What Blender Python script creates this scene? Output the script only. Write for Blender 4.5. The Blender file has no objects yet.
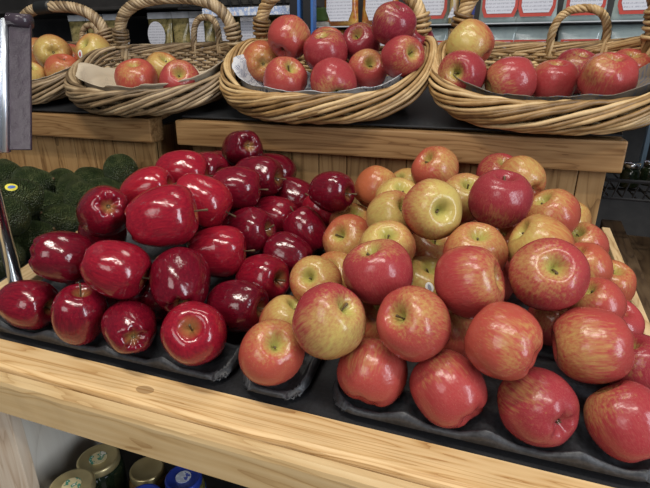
import bpy, bmesh, math, random
from mathutils import Vector, Matrix, Quaternion
from mathutils.bvhtree import BVHTree
from mathutils import noise as mnoise
PI = math.pi
scene = bpy.context.scene
COL = scene.collection
TILT = math.atan(0.19438)          # the display slopes 11 degrees towards the shopper
TT = 0.19438

APPLES = [
('R1', -0.571, 0.42, 0.0498, 0.0363, 0.993, 0.119, -0.018, 1, 0.5, 0.0, 0.0, 1.0, 'S', 'dark red apple at the far left end of the front row, stem turned right'),
('R2', -0.4714, 0.4097, 0.0581, 0.035, 0.277, 0.004, 0.961, 1, 0.5, 0.0, 0.0, 1.0, 'S', 'upright red apple in the front row, second from the left, stem on top'),
('R3', -0.3939, 0.4083, 0.0553, 0.0334, -0.713, 0.696, -0.09, 1, 0.45, 0.0, 0.0, 1.0, 'C', 'small red front row apple with its blossom end facing out, third from the left'),
('R4', -0.3042, 0.4119, 0.0617, 0.0392, 0.335, -0.664, 0.668, 1, 0.75, 0.0, 0.0, 1.0, 'S', 'round pinkish red speckled front apple with a thin stem facing the viewer'),
('R5', -0.2866, 0.4823, 0.0669, 0.0353, 0.994, -0.09, 0.058, 1, 0.25, 0.0, 0.0, 1.0, 'S', 'dark red apple lying just right and behind the round speckled front apple'),
('R6', -0.3521, 0.46, 0.1011, 0.0389, -0.503, 0.754, 0.423, 1, 0.35, 0.0, 0.0, 1.0, 'C', 'wide dark red apple resting directly above the round speckled front apple'),
('R7', -0.421, 0.4304, 0.1194, 0.038, 0.911, 0.229, -0.344, 1, 0.7, 0.0, 0.0, 1.0, 'S', 'streaky orange red apple with a green dimple, right above the second front apple'),
('R8', -0.512, 0.4369, 0.1211, 0.0365, 0.563, 0.718, -0.41, 1, 0.4, 0.0, 0.0, 1.0, 'C', 'dark maroon tapered apple lying left of the streaky one, beside the avocados'),
('R9', -0.4972, 0.5043, 0.1636, 0.0374, -0.733, 0.551, -0.398, 1, 0.6, 0.0, 0.0, 1.0, 'C', 'red apple near the avocados whose pale blossom end faces straight out'),
('R10', -0.394, 0.4957, 0.1686, 0.0425, 0.856, 0.501, 0.132, 1, 0.75, 0.0, 0.0, 1.0, 'S', 'large bright red tapered apple lying on its side on top, stem pointing right'),
('R11', -0.3881, 0.5775, 0.1702, 0.0386, 0.865, 0.218, -0.451, 1, 0.85, 0.0, 0.0, 1.0, 'S', 'bright red apple tucked just behind the large tapered apple on its right'),
('R12', -0.4798, 0.5769, 0.1738, 0.0372, 0.915, 0.304, 0.266, 1, 0.9, 0.0, 0.0, 1.0, 'S', 'bright red apple behind the top of the large tapered apple, toward the avocados'),
('R13', -0.4705, 0.6515, 0.1874, 0.0385, 0.935, 0.33, -0.134, 1, 0.8, 0.0, 0.0, 1.0, 'S', 'flat topped bright red apple below the gap between the wooden stands'),
('R14', -0.475, 0.7268, 0.1728, 0.0376, 0.97, -0.243, 0.025, 1, 0.5, 0.0, 0.0, 1.0, 'S', 'dark red apple right behind the flat topped one, left of the dimpled topmost apple'),
('R15', -0.508, 0.8304, 0.1553, 0.0376, 0.819, -0.519, -0.244, 1, 0.3, 0.0, 0.0, 1.0, 'S', 'dark red apple with a small pale sticker, partly hidden below the topmost apple'),
('R16', -0.4349, 0.7877, 0.2053, 0.038, -0.704, 0.643, -0.301, 1, 0.2, 0.0, 0.0, 1.0, 'C', 'very dark deeply dimpled red apple, highest at the back of the red heap'),
('R17', -0.3825, 0.6655, 0.1672, 0.0368, 0.946, 0.313, -0.087, 1, 0.45, 0.0, 0.0, 1.0, 'S', 'dark red apple with a pale stem end, below the dimpled topmost red apple'),
('R18', -0.3825, 0.7425, 0.1687, 0.0395, 1.0, -0.022, 0.009, 1, 0.35, 0.0, 0.0, 1.0, 'S', 'dark glossy red apple at the right shoulder of the topmost red one'),
('R19', -0.3933, 0.8306, 0.1568, 0.0375, 0.937, 0.174, -0.302, 1, 0.3, 0.0, 0.0, 1.0, 'S', 'dark red apple against the wooden panel, farthest back in the red heap'),
('R20', -0.3376, 0.7889, 0.1231, 0.0391, 0.903, 0.065, -0.424, 1, 0.4, 0.0, 0.0, 1.0, 'S', 'dark red apple with a tall highlight, below the one against the panel'),
('R21', -0.2322, 0.6912, 0.1673, 0.0344, 0.949, -0.31, 0.059, 1, 0.35, 0.0, 0.0, 1.0, 'S', 'big dark red apple standing alone before the panel, between the red and pink heaps'),
('R22', -0.355, 0.5524, 0.1039, 0.0389, 0.929, 0.37, -0.015, 1, 0.8, 0.0, 0.0, 1.0, 'S', 'bright red apple with a white stem cavity on its right side, mid heap'),
('R23', -0.3469, 0.631, 0.1083, 0.0395, 0.965, -0.027, 0.261, 1, 0.4, 0.0, 0.0, 1.0, 'S', 'dark red apple with a pale stem hollow, just above the white dimpled bright one'),
('R24', -0.3423, 0.7122, 0.1086, 0.0385, 0.99, -0.14, 0.009, 1, 0.55, 0.0, 0.0, 1.0, 'S', "medium red apple with a thin stem, midway on the red heap's right slope"),
('R25', -0.2728, 0.6862, 0.0995, 0.0362, -0.652, 0.214, 0.727, 1, 0.45, 0.0, 0.0, 1.0, 'C', 'ribbed red apple at the right edge of the red heap, toward its back'),
('R26', -0.2702, 0.7571, 0.1144, 0.0357, -0.734, 0.145, 0.664, 1, 0.7, 0.0, 0.0, 1.0, 'C', 'bright red apple deep in the gap beside the mottled pink heap'),
('R27', -0.2767, 0.6177, 0.0855, 0.0348, -0.977, 0.07, 0.203, 1, 0.35, 0.0, 0.0, 1.0, 'C', 'dark red apple with its brown blossom end toward the pink heap'),
('R28', -0.286, 0.5509, 0.0744, 0.0356, 0.92, -0.306, 0.245, 1, 0.6, 0.0, 0.0, 1.0, 'S', 'orange tinged red apple with a green dimple, bottom right of the red heap'),
('R29', -0.414, 0.4753, 0.0599, 0.0362, 0.516, 0.038, 0.856, 1, 0.4, 0.0, 0.0, 1.0, 'N', 'shadowed red apple in the gap right of the front apple with the blossom end'),
('R30', -0.4978, 0.4767, 0.0607, 0.0366, 0.548, 0.074, 0.833, 1, 0.35, 0.0, 0.0, 1.0, 'N', 'shadowed red apple in the gap between the second and third front red apples'),
('F1', -0.206, 0.4097, 0.0604, 0.0362, 0.468, -0.512, 0.72, 0.86, 0.45, 0.28, -0.24, 0.93, 'S', 'orange pink apple sitting alone in a small black tray cup at the front'),
('F2', -0.1408, 0.4122, 0.1097, 0.0377, 0.651, -0.164, 0.741, 0.62, 0.8, 0.64, -0.77, 0.02, 'S', 'large yellow green apple with a pink left side, above the lone front cup'),
('F3', -0.2195, 0.4764, 0.0581, 0.0325, 0.493, 0.135, 0.859, 0.55, 0.4, 0.56, -0.21, 0.8, 'S', 'small yellow pink apple peeping out behind the yellow green one'),
('F4', -0.0967, 0.4244, 0.0509, 0.0372, 0.074, 0.729, 0.68, 0.97, 0.6, -0.17, -0.34, 0.93, 'C', "coral red apple at the left end of the long black tray's front row"),
('F5', -0.0573, 0.4268, 0.1148, 0.0366, -0.407, -0.714, 0.569, 0.88, 0.6, 0.3, -0.41, 0.86, 'S', 'pink apple with a yellow patch and dimple at left, above two coral front apples'),
('F6', -0.0182, 0.4224, 0.0513, 0.0375, -0.733, 0.511, 0.45, 0.98, 0.7, -0.21, -0.18, 0.96, 'C', 'rosy red apple in the front row, second along the long black tray'),
('F7', 0.0261, 0.4253, 0.1132, 0.0364, -0.911, 0.365, 0.189, 0.93, 0.5, 0.14, -0.84, 0.53, 'C', 'oval red apple with a tan patch, above the rosy and plum red front apples'),
('F8', 0.0645, 0.4245, 0.0503, 0.036, -0.654, 0.749, -0.107, 0.97, 0.85, -0.66, -0.39, 0.64, 'C', 'plum red apple in the front row with its deep dimple toward the lower right'),
('F9', 0.1406, 0.4304, 0.0505, 0.0351, -0.57, 0.457, 0.683, 0.92, 0.8, -0.9, -0.04, 0.44, 'S', 'red apple with a green patch on its shoulder, front right corner of the tray'),
('F10', 0.1088, 0.4732, 0.0984, 0.0373, -0.981, -0.075, -0.179, 0.84, 0.65, -0.55, -0.8, 0.25, 'S', 'large yellow streaked pink apple at the right with its dimple turned left'),
('F11', 0.0641, 0.5056, 0.152, 0.0389, 0.07, -0.762, 0.644, 0.86, 0.75, -0.43, -0.76, 0.48, 'S', "large dusky pink apple near the heap's top whose green stem cavity faces the viewer"),
('F12', -0.1073, 0.4794, 0.1409, 0.0382, -0.296, -0.225, 0.928, 0.9, 0.8, -0.24, -0.04, 0.97, 'N', 'bright pink red speckled apple on the left slope of the pink heap'),
('F13', -0.0116, 0.4844, 0.1418, 0.0386, 0.915, -0.163, 0.37, 0.9, 0.7, 0.58, -0.58, 0.57, 'S', 'dull rose apple with its dark dimple at right, left of the green cavity apple'),
('F14', -0.067, 0.5854, 0.1861, 0.0374, 0.479, -0.837, 0.264, 0.42, 0.6, 0.76, -0.55, 0.34, 'S', 'pale yellow green apple with a round dimple, on top of the pink heap'),
('F15', 0.0106, 0.6424, 0.1914, 0.0388, 0.112, -0.144, 0.983, 0.97, 0.88, -0.03, -0.64, -0.77, 'N', 'deep crimson striped apple on top, right of the pale yellow green one'),
('F16', -0.0109, 0.5608, 0.1432, 0.0371, 0.106, -0.354, 0.929, 0.78, 0.4, 0.14, -0.5, 0.86, 'S', 'orange pink apple half hidden just above the dull rose apple'),
('F17', 0.0605, 0.5848, 0.1533, 0.0381, -0.801, -0.123, 0.585, 0.64, 0.1, -0.61, -0.63, 0.48, 'N', 'yellow orange apple right behind the green cavity apple'),
('F18', 0.0827, 0.7197, 0.1546, 0.0375, -0.553, -0.25, 0.794, 0.78, 0.4, -0.44, -0.4, 0.81, 'S', 'dull pink apple behind and right of the crimson striped top apple'),
('F19', 0.1322, 0.7388, 0.1078, 0.0326, -0.425, -0.382, 0.821, 0.7, 0.5, -0.75, -0.34, 0.56, 'S', 'small pink apple with a green dimple at the back right edge of the heap'),
('F20', 0.1156, 0.6155, 0.1232, 0.0312, -0.473, -0.2, 0.858, 0.72, 0.35, -0.59, -0.8, -0.08, 'S', 'yellowish pink apple on the right slope, before the small green dimpled one'),
('F22', 0.1202, 0.5401, 0.1114, 0.0283, -0.528, -0.235, 0.816, 0.88, 0.6, -0.7, -0.35, 0.62, 'N', 'pink apple on the right slope directly right of the large green cavity apple'),
('F23', 0.1543, 0.6518, 0.0894, 0.0313, 0.051, -0.341, 0.939, 0.85, 0.3, -0.26, -0.48, 0.84, 'N', 'small orange red apple at the right edge by the wooden side rail, farther back'),
('F24', 0.1495, 0.575, 0.0736, 0.0304, 0.238, -0.322, 0.916, 0.97, 0.75, -0.72, -0.32, 0.61, 'N', 'wine red apple at the right edge beside the sunlit wooden rail'),
('F25', 0.1627, 0.5047, 0.0633, 0.0338, -0.493, -0.011, 0.87, 0.92, 0.9, -0.83, -0.28, 0.48, 'N', 'rosy apple at the far right, partly behind the large yellow streaked one'),
('F26', -0.091, 0.7925, 0.1907, 0.0387, -0.45, -0.544, 0.708, 0.82, 0.4, 0.55, -0.6, 0.57, 'S', 'dull orange red apple standing highest at the back of the pink heap'),
('F27', 0.0384, 0.7667, 0.1903, 0.0346, -0.595, 0.728, 0.341, 0.7, 0.3, 0.22, -0.69, 0.69, 'C', 'brownish apple close under the wooden rail, right of the crimson striped top apple'),
('F28', -0.1752, 0.7437, 0.1651, 0.0354, 0.343, 0.551, 0.761, 0.85, 0.1, 0.8, -0.38, 0.47, 'C', 'brown orange apple near the back panel, beside the lone big dark red apple'),
('F29', -0.1298, 0.6905, 0.1625, 0.0343, 0.254, -0.429, 0.867, 0.52, 0.3, 0.11, -0.69, 0.72, 'N', 'plain yellow apple behind and left of the pale yellow green top one'),
('F30', -0.124, 0.6216, 0.1603, 0.0345, 0.675, -0.409, 0.614, 0.52, 0.4, -0.12, -0.95, 0.27, 'N', 'green yellow apple just left of the pale dimpled top apple'),
('F31', -0.1393, 0.83, 0.143, 0.038, -0.442, -0.541, 0.715, 0.6, 0.2, 0.1, -0.71, 0.7, 'N', 'small orange yellow apple at the back left of the highest dull orange one'),
('F33', -0.0368, 0.7005, 0.1732, 0.0357, 0.171, -0.471, 0.865, 0.58, 0.5, 0.22, -0.81, 0.54, 'N', 'yellow apple squeezed between the pale dimpled and crimson striped top apples'),
('F34', -0.1901, 0.6476, 0.1067, 0.0391, -0.291, -0.755, 0.588, 0.74, 0.25, 0.19, -0.98, 0.05, 'S', 'striped orange apple with a green hollow, left edge of the pink heap'),
('F35', -0.1144, 0.5548, 0.1404, 0.0352, 0.123, -0.524, 0.843, 0.58, 0.35, -0.1, -0.64, 0.76, 'S', 'greenish apple with its stem hollow up, just behind the bright pink speckled apple'),
('F36', -0.1922, 0.5125, 0.1008, 0.0331, -0.079, -0.796, 0.601, 0.66, 0.3, 0.11, -0.56, 0.82, 'S', 'yellow apple with a dimple at the lower left of the pink heap'),
('F37', -0.1845, 0.5772, 0.0788, 0.0366, -0.284, -0.669, 0.687, 0.72, 0.15, 0.41, -0.62, 0.67, 'S', 'tan apple between the dimpled yellow one and the bright pink speckled one'),
('F39', -0.0687, 0.5792, 0.0873, 0.0383, 0.264, -0.251, 0.931, 0.6, 0.05, 0.02, -0.58, 0.82, 'N', 'orange apple with a small sticker, in the gap left of the dull rose apple'),
('F40', -0.0725, 0.6561, 0.098, 0.0386, 0.274, -0.307, 0.911, 0.85, 0.3, 0.03, -0.62, 0.78, 'N', 'shadowed red apple deep in the gap under the pale yellow green top apple'),
('F41', -0.2089, 0.7206, 0.1069, 0.036, 0.384, -0.293, 0.875, 0.8, 0.2, 0.18, -0.64, 0.75, 'N', 'dull red apple in shadow below the brown orange one near the back'),
('F42', -0.1135, 0.4967, 0.0662, 0.038, 0.298, -0.141, 0.944, 0.85, 0.3, 0.27, -0.42, 0.86, 'N', 'shadowed red apple in the gap right of the large yellow green apple'),
('F43', -0.0215, 0.5083, 0.0688, 0.0381, 0.2, -0.188, 0.962, 0.9, 0.5, -0.05, -0.51, 0.86, 'N', 'shadowed dark apple in the gap between the oval tan patched and pink dimpled apples'),
('F44', -0.0378, 0.75, 0.1165, 0.0389, 0.255, -0.381, 0.889, 0.8, 0.4, -0.01, -0.67, 0.74, 'N', 'shadowed apple seen in the small gap under the yellow and crimson top apples'),
('F45', 0.007, 0.8309, 0.1786, 0.0372, 0.241, -0.481, 0.843, 0.95, 0.8, -0.04, -0.74, 0.67, 'N', 'red apple just showing behind the crimson striped top apple, at the panel'),
('F46', 0.1148, 0.8025, 0.1221, 0.0343, 0.134, -0.438, 0.889, 0.6, 0.1, -0.17, -0.67, 0.72, 'N', 'yellow apple sliver behind the small green dimpled one at the back right'),
('F47', 0.085, 0.5656, 0.0717, 0.03, 0.092, -0.257, 0.962, 0.9, 0.7, -0.2, -0.53, 0.82, 'N', 'shadowed red apple under the large green cavity apple, beside the yellow streaked one'),
('B1', -0.4143, 0.9619, 0.3963, 0.0427, 0.17, 0.691, 0.703, 0.92, 0.65, 0.8, -0.35, 0.48, 'C', 'large pale red apple with a russet scar, top left of the full middle basket'),
('B2', -0.3945, 0.8925, 0.3204, 0.0425, 0.597, -0.424, 0.681, 0.94, 0.65, 0.45, -0.52, 0.73, 'S', 'round red apple at the front left of the full middle basket'),
('B3', -0.4845, 0.9802, 0.3514, 0.0418, -0.534, 0.84, 0.093, 0.85, 0.2, 0.44, -0.9, 0.01, 'C', 'orange apple at the left wall of the full middle basket'),
('B4', -0.3334, 0.9513, 0.369, 0.0426, -0.058, -0.439, 0.897, 0.97, 0.85, 0.24, -0.37, 0.9, 'N', 'plain crimson apple in the centre of the full middle basket'),
('B5', -0.298, 0.8925, 0.3174, 0.0427, 0.448, -0.689, -0.57, 0.85, 0.8, 0.14, -0.73, -0.67, 'S', 'red apple with a yellow underside at the front centre of the middle basket'),
('B6', -0.2812, 1.0125, 0.3855, 0.0389, -0.083, -0.854, 0.514, 0.97, 0.95, 0.12, -0.44, 0.89, 'S', 'dusky crimson apple at the back centre of the middle basket'),
('B7', -0.2526, 0.9585, 0.3377, 0.038, 0.43, -0.81, 0.399, 0.86, 0.7, 0.15, -0.56, 0.81, 'S', 'red apple with a yellow rim and green dimple, front right of the middle basket'),
('B8', -0.2049, 0.9576, 0.4161, 0.04, 0.479, -0.297, 0.826, 0.99, 0.98, -0.45, -0.76, 0.47, 'N', 'large dark crimson apple highest in the middle basket, near its handle'),
('B9', -0.1771, 0.9104, 0.3605, 0.0374, 0.684, -0.697, 0.214, 0.93, 0.8, 0.47, -0.86, 0.2, 'S', "dusky red apple with a green hollow at the middle basket's right wall"),
('B10', -0.1801, 1.03, 0.39, 0.0401, 0.606, -0.545, 0.579, 0.97, 0.95, 0.08, -0.45, 0.89, 'N', 'purple red apple half hidden under the highest one in the middle basket'),
('B11', -0.3585, 1.0301, 0.3792, 0.0401, 0.321, -0.315, 0.893, 0.95, 0.7, 0.15, -0.43, 0.89, 'N', 'red apple barely showing at the back of the middle basket'),
('C1', -0.0686, 0.9786, 0.3812, 0.0425, -0.811, 0.218, 0.543, 0.5, 0.35, -0.49, -0.87, 0.09, 'C', 'green and dull orange apple at the left back of the right basket'),
('C2', -0.0723, 0.9098, 0.334, 0.0403, -0.236, -0.969, 0.068, 0.92, 0.85, -0.53, -0.84, 0.02, 'S', 'crimson apple with its stem hollow to the left, front left of the right basket'),
('C3', 0.0072, 0.9195, 0.3214, 0.0417, -0.906, -0.311, -0.288, 0.86, 0.75, -0.7, -0.66, -0.28, 'S', 'pink red apple with a green hollow, front centre of the right basket'),
('C4', 0.0768, 0.9616, 0.3211, 0.039, 0.062, -0.263, 0.963, 0.97, 0.75, -0.61, -0.09, 0.78, 'N', 'squarish purple red apple in the middle of the right basket'),
('C5', 0.1502, 0.9158, 0.3284, 0.0411, 0.123, -0.381, 0.916, 0.9, 0.7, -0.53, -0.67, 0.52, 'N', 'largest lumpy pink red apple on the right side of the right basket'),
('C6', 0.1162, 1.0297, 0.3367, 0.0403, 0.148, -0.386, 0.911, 0.95, 0.9, -0.1, -0.85, 0.52, 'N', 'dark red apple behind the squarish and lumpy ones in the right basket'),
('C7', 0.1972, 1.03, 0.3358, 0.04, 0.116, -0.395, 0.911, 0.95, 0.6, -0.17, -0.84, 0.52, 'N', 'red apple at the right back corner of the right basket'),
('D1', -0.7366, 0.8943, 0.3155, 0.0447, 0.18, -0.356, 0.917, 0.93, 0.5, 0.28, -0.8, 0.53, 'N', 'large pinkish red apple at the left in the nearly empty basket'),
('D2', -0.7342, 0.9821, 0.329, 0.0436, 0.544, -0.216, 0.81, 0.65, 0.1, 0.37, -0.83, 0.42, 'N', 'orange apple behind the other two in the nearly empty basket'),
('D3', -0.6301, 0.8947, 0.3152, 0.0411, 0.515, -0.724, 0.459, 0.96, 0.7, 0.48, -0.49, 0.73, 'S', 'bright red apple with its stem up, right one in the nearly empty basket'),
('E1', -1.064, 0.998, 0.3716, 0.0434, -0.733, 0.68, -0.029, 0.55, 0.1, 0.49, -0.87, -0.01, 'C', 'yellow orange apple with its blossom end facing out, top of the far left basket'),
('E2', -1.0001, 0.9605, 0.3274, 0.0421, 0.367, -0.199, 0.908, 0.72, 0.25, 0.58, -0.57, -0.58, 'N', 'orange red apple at the front of the far left basket'),
('E3', -0.9418, 1.0059, 0.3704, 0.0418, -0.075, -0.801, 0.594, 0.5, 0.05, 0.68, -0.73, -0.01, 'N', 'golden apple with a small sticker, right side of the far left basket'),
('E4', -1.0823, 1.0788, 0.3506, 0.0413, 0.578, -0.149, 0.802, 0.92, 0.5, 0.61, -0.61, 0.51, 'N', 'red apple behind the yellow orange one in the far left basket'),
('E5', -1.1535, 1.0381, 0.3653, 0.0412, 0.588, -0.128, 0.799, 0.8, 0.3, 0.64, -0.58, 0.5, 'N', 'pale red apple beside the metal sign holder in the far left basket'),
('E6', -1.069, 0.92, 0.3133, 0.0403, 0.579, -0.083, 0.811, 0.6, 0.15, 0.65, -0.55, 0.53, 'N', 'orange apple low by the metal sign holder in the far left basket'),
('E7', -1.0053, 1.0503, 0.3401, 0.0406, 0.572, -0.157, 0.805, 0.9, 0.5, 0.6, -0.62, 0.51, 'N', 'red apple low between the two golden ones in the far left basket'),
('G1', 0.0286, 0.6721, 0.1265, 0.0359, -0.382, -0.631, 0.675, 0.7, 0.22, 0.11, -0.57, -0.81, 'H', ''),
('G2', -0.0672, 0.8248, 0.1308, 0.0345, 0.283, 0.618, 0.733, 0.68, 0.37, 0.68, 0.09, -0.73, 'H', ''),
('G3', 0.0251, 0.794, 0.1204, 0.0352, -0.054, -0.745, 0.665, 0.62, 0.42, 0.68, -0.08, -0.73, 'H', ''),
('S4', -0.5032, 0.6118, 0.1175, 0.0341, 0.442, 0.896, 0.026, 0.91, 0.55, -0.13, -0.99, 0.02, 'H', ''),
('S5', -0.4939, 0.6915, 0.1121, 0.0362, -0.055, -0.441, 0.896, 0.71, 0.52, -0.77, 0.13, -0.63, 'H', ''),
('S6', -0.4194, 0.6122, 0.1159, 0.0341, 0.829, 0.508, -0.235, 0.71, 0.52, 0.02, 0.02, -1.0, 'H', ''),
('S7', -0.4164, 0.6833, 0.1052, 0.0371, -0.088, -0.096, 0.991, 0.9, 0.35, -0.77, -0.23, -0.59, 'H', ''),
('G8', -0.1299, 0.7508, 0.1122, 0.0357, 0.33, 0.13, 0.935, 0.84, 0.47, 0.81, -0.58, -0.07, 'H', ''),
('S9', -0.5382, 0.5313, 0.1111, 0.0355, 0.58, -0.17, 0.797, 0.73, 0.52, -0.79, -0.33, 0.52, 'H', ''),
('G10', 0.0044, 0.6115, 0.092, 0.0376, 0.038, -0.32, 0.947, 0.93, 0.6, -0.78, 0.59, -0.22, 'H', ''),
('S11', -0.5206, 0.7603, 0.1264, 0.0367, -0.378, -0.442, 0.813, 0.79, 0.39, 0.44, -0.87, -0.23, 'H', ''),
('S12', -0.5912, 0.5217, 0.0668, 0.0353, -0.004, -0.266, 0.964, 0.93, 0.57, -0.56, -0.82, -0.09, 'H', ''),
]


# ------------------------------------------------------------------ materials
def new_mat(name):
    m = bpy.data.materials.new(name); m.use_nodes = True
    nt = m.node_tree
    return m, nt, nt.nodes['Principled BSDF']

def N(nt, typ, **kw):
    n = nt.nodes.new(typ)
    for k, v in kw.items(): setattr(n, k, v)
    return n

def setin(node, **kw):
    for k, v in kw.items(): node.inputs[k.replace('_', ' ')].default_value = v

def ramp(nt, fac, stops, interp='LINEAR'):
    r = N(nt, 'ShaderNodeValToRGB'); cr = r.color_ramp; cr.interpolation = interp
    while len(cr.elements) < len(stops): cr.elements.new(0.5)
    for e, (p, c) in zip(cr.elements, stops):
        e.position = p; e.color = (c[0], c[1], c[2], 1)
    nt.links.new(fac, r.inputs['Fac'])
    return r.outputs['Color']

def mix(nt, fac, a, b, blend='MIX'):
    m = N(nt, 'ShaderNodeMix', data_type='RGBA', blend_type=blend)
    for sock, v in ((m.inputs[0], fac), (m.inputs[6], a), (m.inputs[7], b)):
        if hasattr(v, 'links'): nt.links.new(v, sock)
        elif isinstance(v, (int, float)): sock.default_value = v
        else: sock.default_value = (v[0], v[1], v[2], 1)
    return m.outputs[2]

def math_(nt, op, a, b=None, c=None, clamp=False):
    m = N(nt, 'ShaderNodeMath', operation=op, use_clamp=clamp)
    for s, v in zip(m.inputs, (a, b, c)):
        if v is None: continue
        if hasattr(v, 'links'): nt.links.new(v, s)
        else: s.default_value = v
    return m.outputs[0]

def vmath(nt, op, a, b=None, out=0):
    m = N(nt, 'ShaderNodeVectorMath', operation=op)
    for s, v in zip(m.inputs, (a, b)):
        if v is None: continue
        if hasattr(v, 'links'): nt.links.new(v, s)
        else: s.default_value = v
    return m.outputs[out]

def coords(nt, scale=(1, 1, 1), loc=(0, 0, 0), kind='Object'):
    tc = N(nt, 'ShaderNodeTexCoord'); mp = N(nt, 'ShaderNodeMapping')
    mp.inputs['Scale'].default_value = scale; mp.inputs['Location'].default_value = loc
    nt.links.new(tc.outputs[kind], mp.inputs['Vector'])
    return mp.outputs['Vector']

def noise_tex(nt, vec, scale, detail=4, rough=.55, dist=0):
    n = N(nt, 'ShaderNodeTexNoise'); setin(n, Scale=scale, Detail=detail, Roughness=rough, Distortion=dist)
    nt.links.new(vec, n.inputs['Vector'])
    return n.outputs['Fac']

def bump(nt, bsdf, h, strength, dist=.002):
    b = N(nt, 'ShaderNodeBump'); b.inputs['Strength'].default_value = strength; b.inputs['Distance'].default_value = dist
    nt.links.new(h, b.inputs['Height']); nt.links.new(b.outputs['Normal'], bsdf.inputs['Normal'])

def mat_plain(name, col, rough=.5, metal=0, spec=.5, nscale=0, namt=.2):
    m, nt, b = new_mat(name)
    b.inputs['Roughness'].default_value = rough; b.inputs['Metallic'].default_value = metal
    b.inputs['Specular IOR Level'].default_value = spec
    if nscale:
        n = noise_tex(nt, coords(nt), nscale, 5)
        lo = [c * (1 - namt) for c in col]; hi = [min(1, c * (1 + namt)) for c in col]
        nt.links.new(ramp(nt, n, [(.3, lo), (.7, hi)]), b.inputs['Base Color'])
        bump(nt, b, n, .15)
    else:
        b.inputs['Base Color'].default_value = (*col, 1)
    return m

def mat_wood(name, dark, mid, light, axis=0, rough=.55, seed=0.0, across=16, rings=1.0):
    """pine: growth bands stretched along one axis, fine fibres and a few knots"""
    m, nt, b = new_mat(name)
    sc = [across] * 3; sc[axis] = 1.3
    v = coords(nt, tuple(sc), (seed, seed * .7, seed * 1.3))
    n1 = noise_tex(nt, v, 1.2, 3, .5, .6)
    w = math_(nt, 'FRACT', math_(nt, 'MULTIPLY', n1, 9.0 * rings))
    w = math_(nt, 'MULTIPLY', w, math_(nt, 'SUBTRACT', 1.15, w))          # saw-tooth early / late wood
    n2 = noise_tex(nt, v, .55, 2)
    sc3 = [160] * 3; sc3[axis] = 5
    fib = noise_tex(nt, coords(nt, tuple(sc3)), 1.0, 3)
    f = math_(nt, 'ADD', math_(nt, 'MULTIPLY', w, 1.55), math_(nt, 'MULTIPLY', n2, .5))
    f = math_(nt, 'ADD', f, math_(nt, 'MULTIPLY', math_(nt, 'SUBTRACT', fib, .5), .7))
    col = ramp(nt, f, [(.15, dark), (.5, mid), (.85, light)])
    vo = N(nt, 'ShaderNodeTexVoronoi'); sk = [9] * 3; sk[axis] = 5
    nt.links.new(coords(nt, tuple(sk), (seed * 2, 1.7, seed)), vo.inputs['Vector']); vo.inputs['Scale'].default_value = 1
    knot = math_(nt, 'LESS_THAN', vo.outputs['Distance'], .07)
    col = mix(nt, math_(nt, 'MULTIPLY', knot, .55), col, [c * .45 for c in dark])
    nt.links.new(col, b.inputs['Base Color'])
    b.inputs['Roughness'].default_value = rough
    b.inputs['Specular IOR Level'].default_value = .35
    bump(nt, b, f, .25, .001)
    return m

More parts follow.
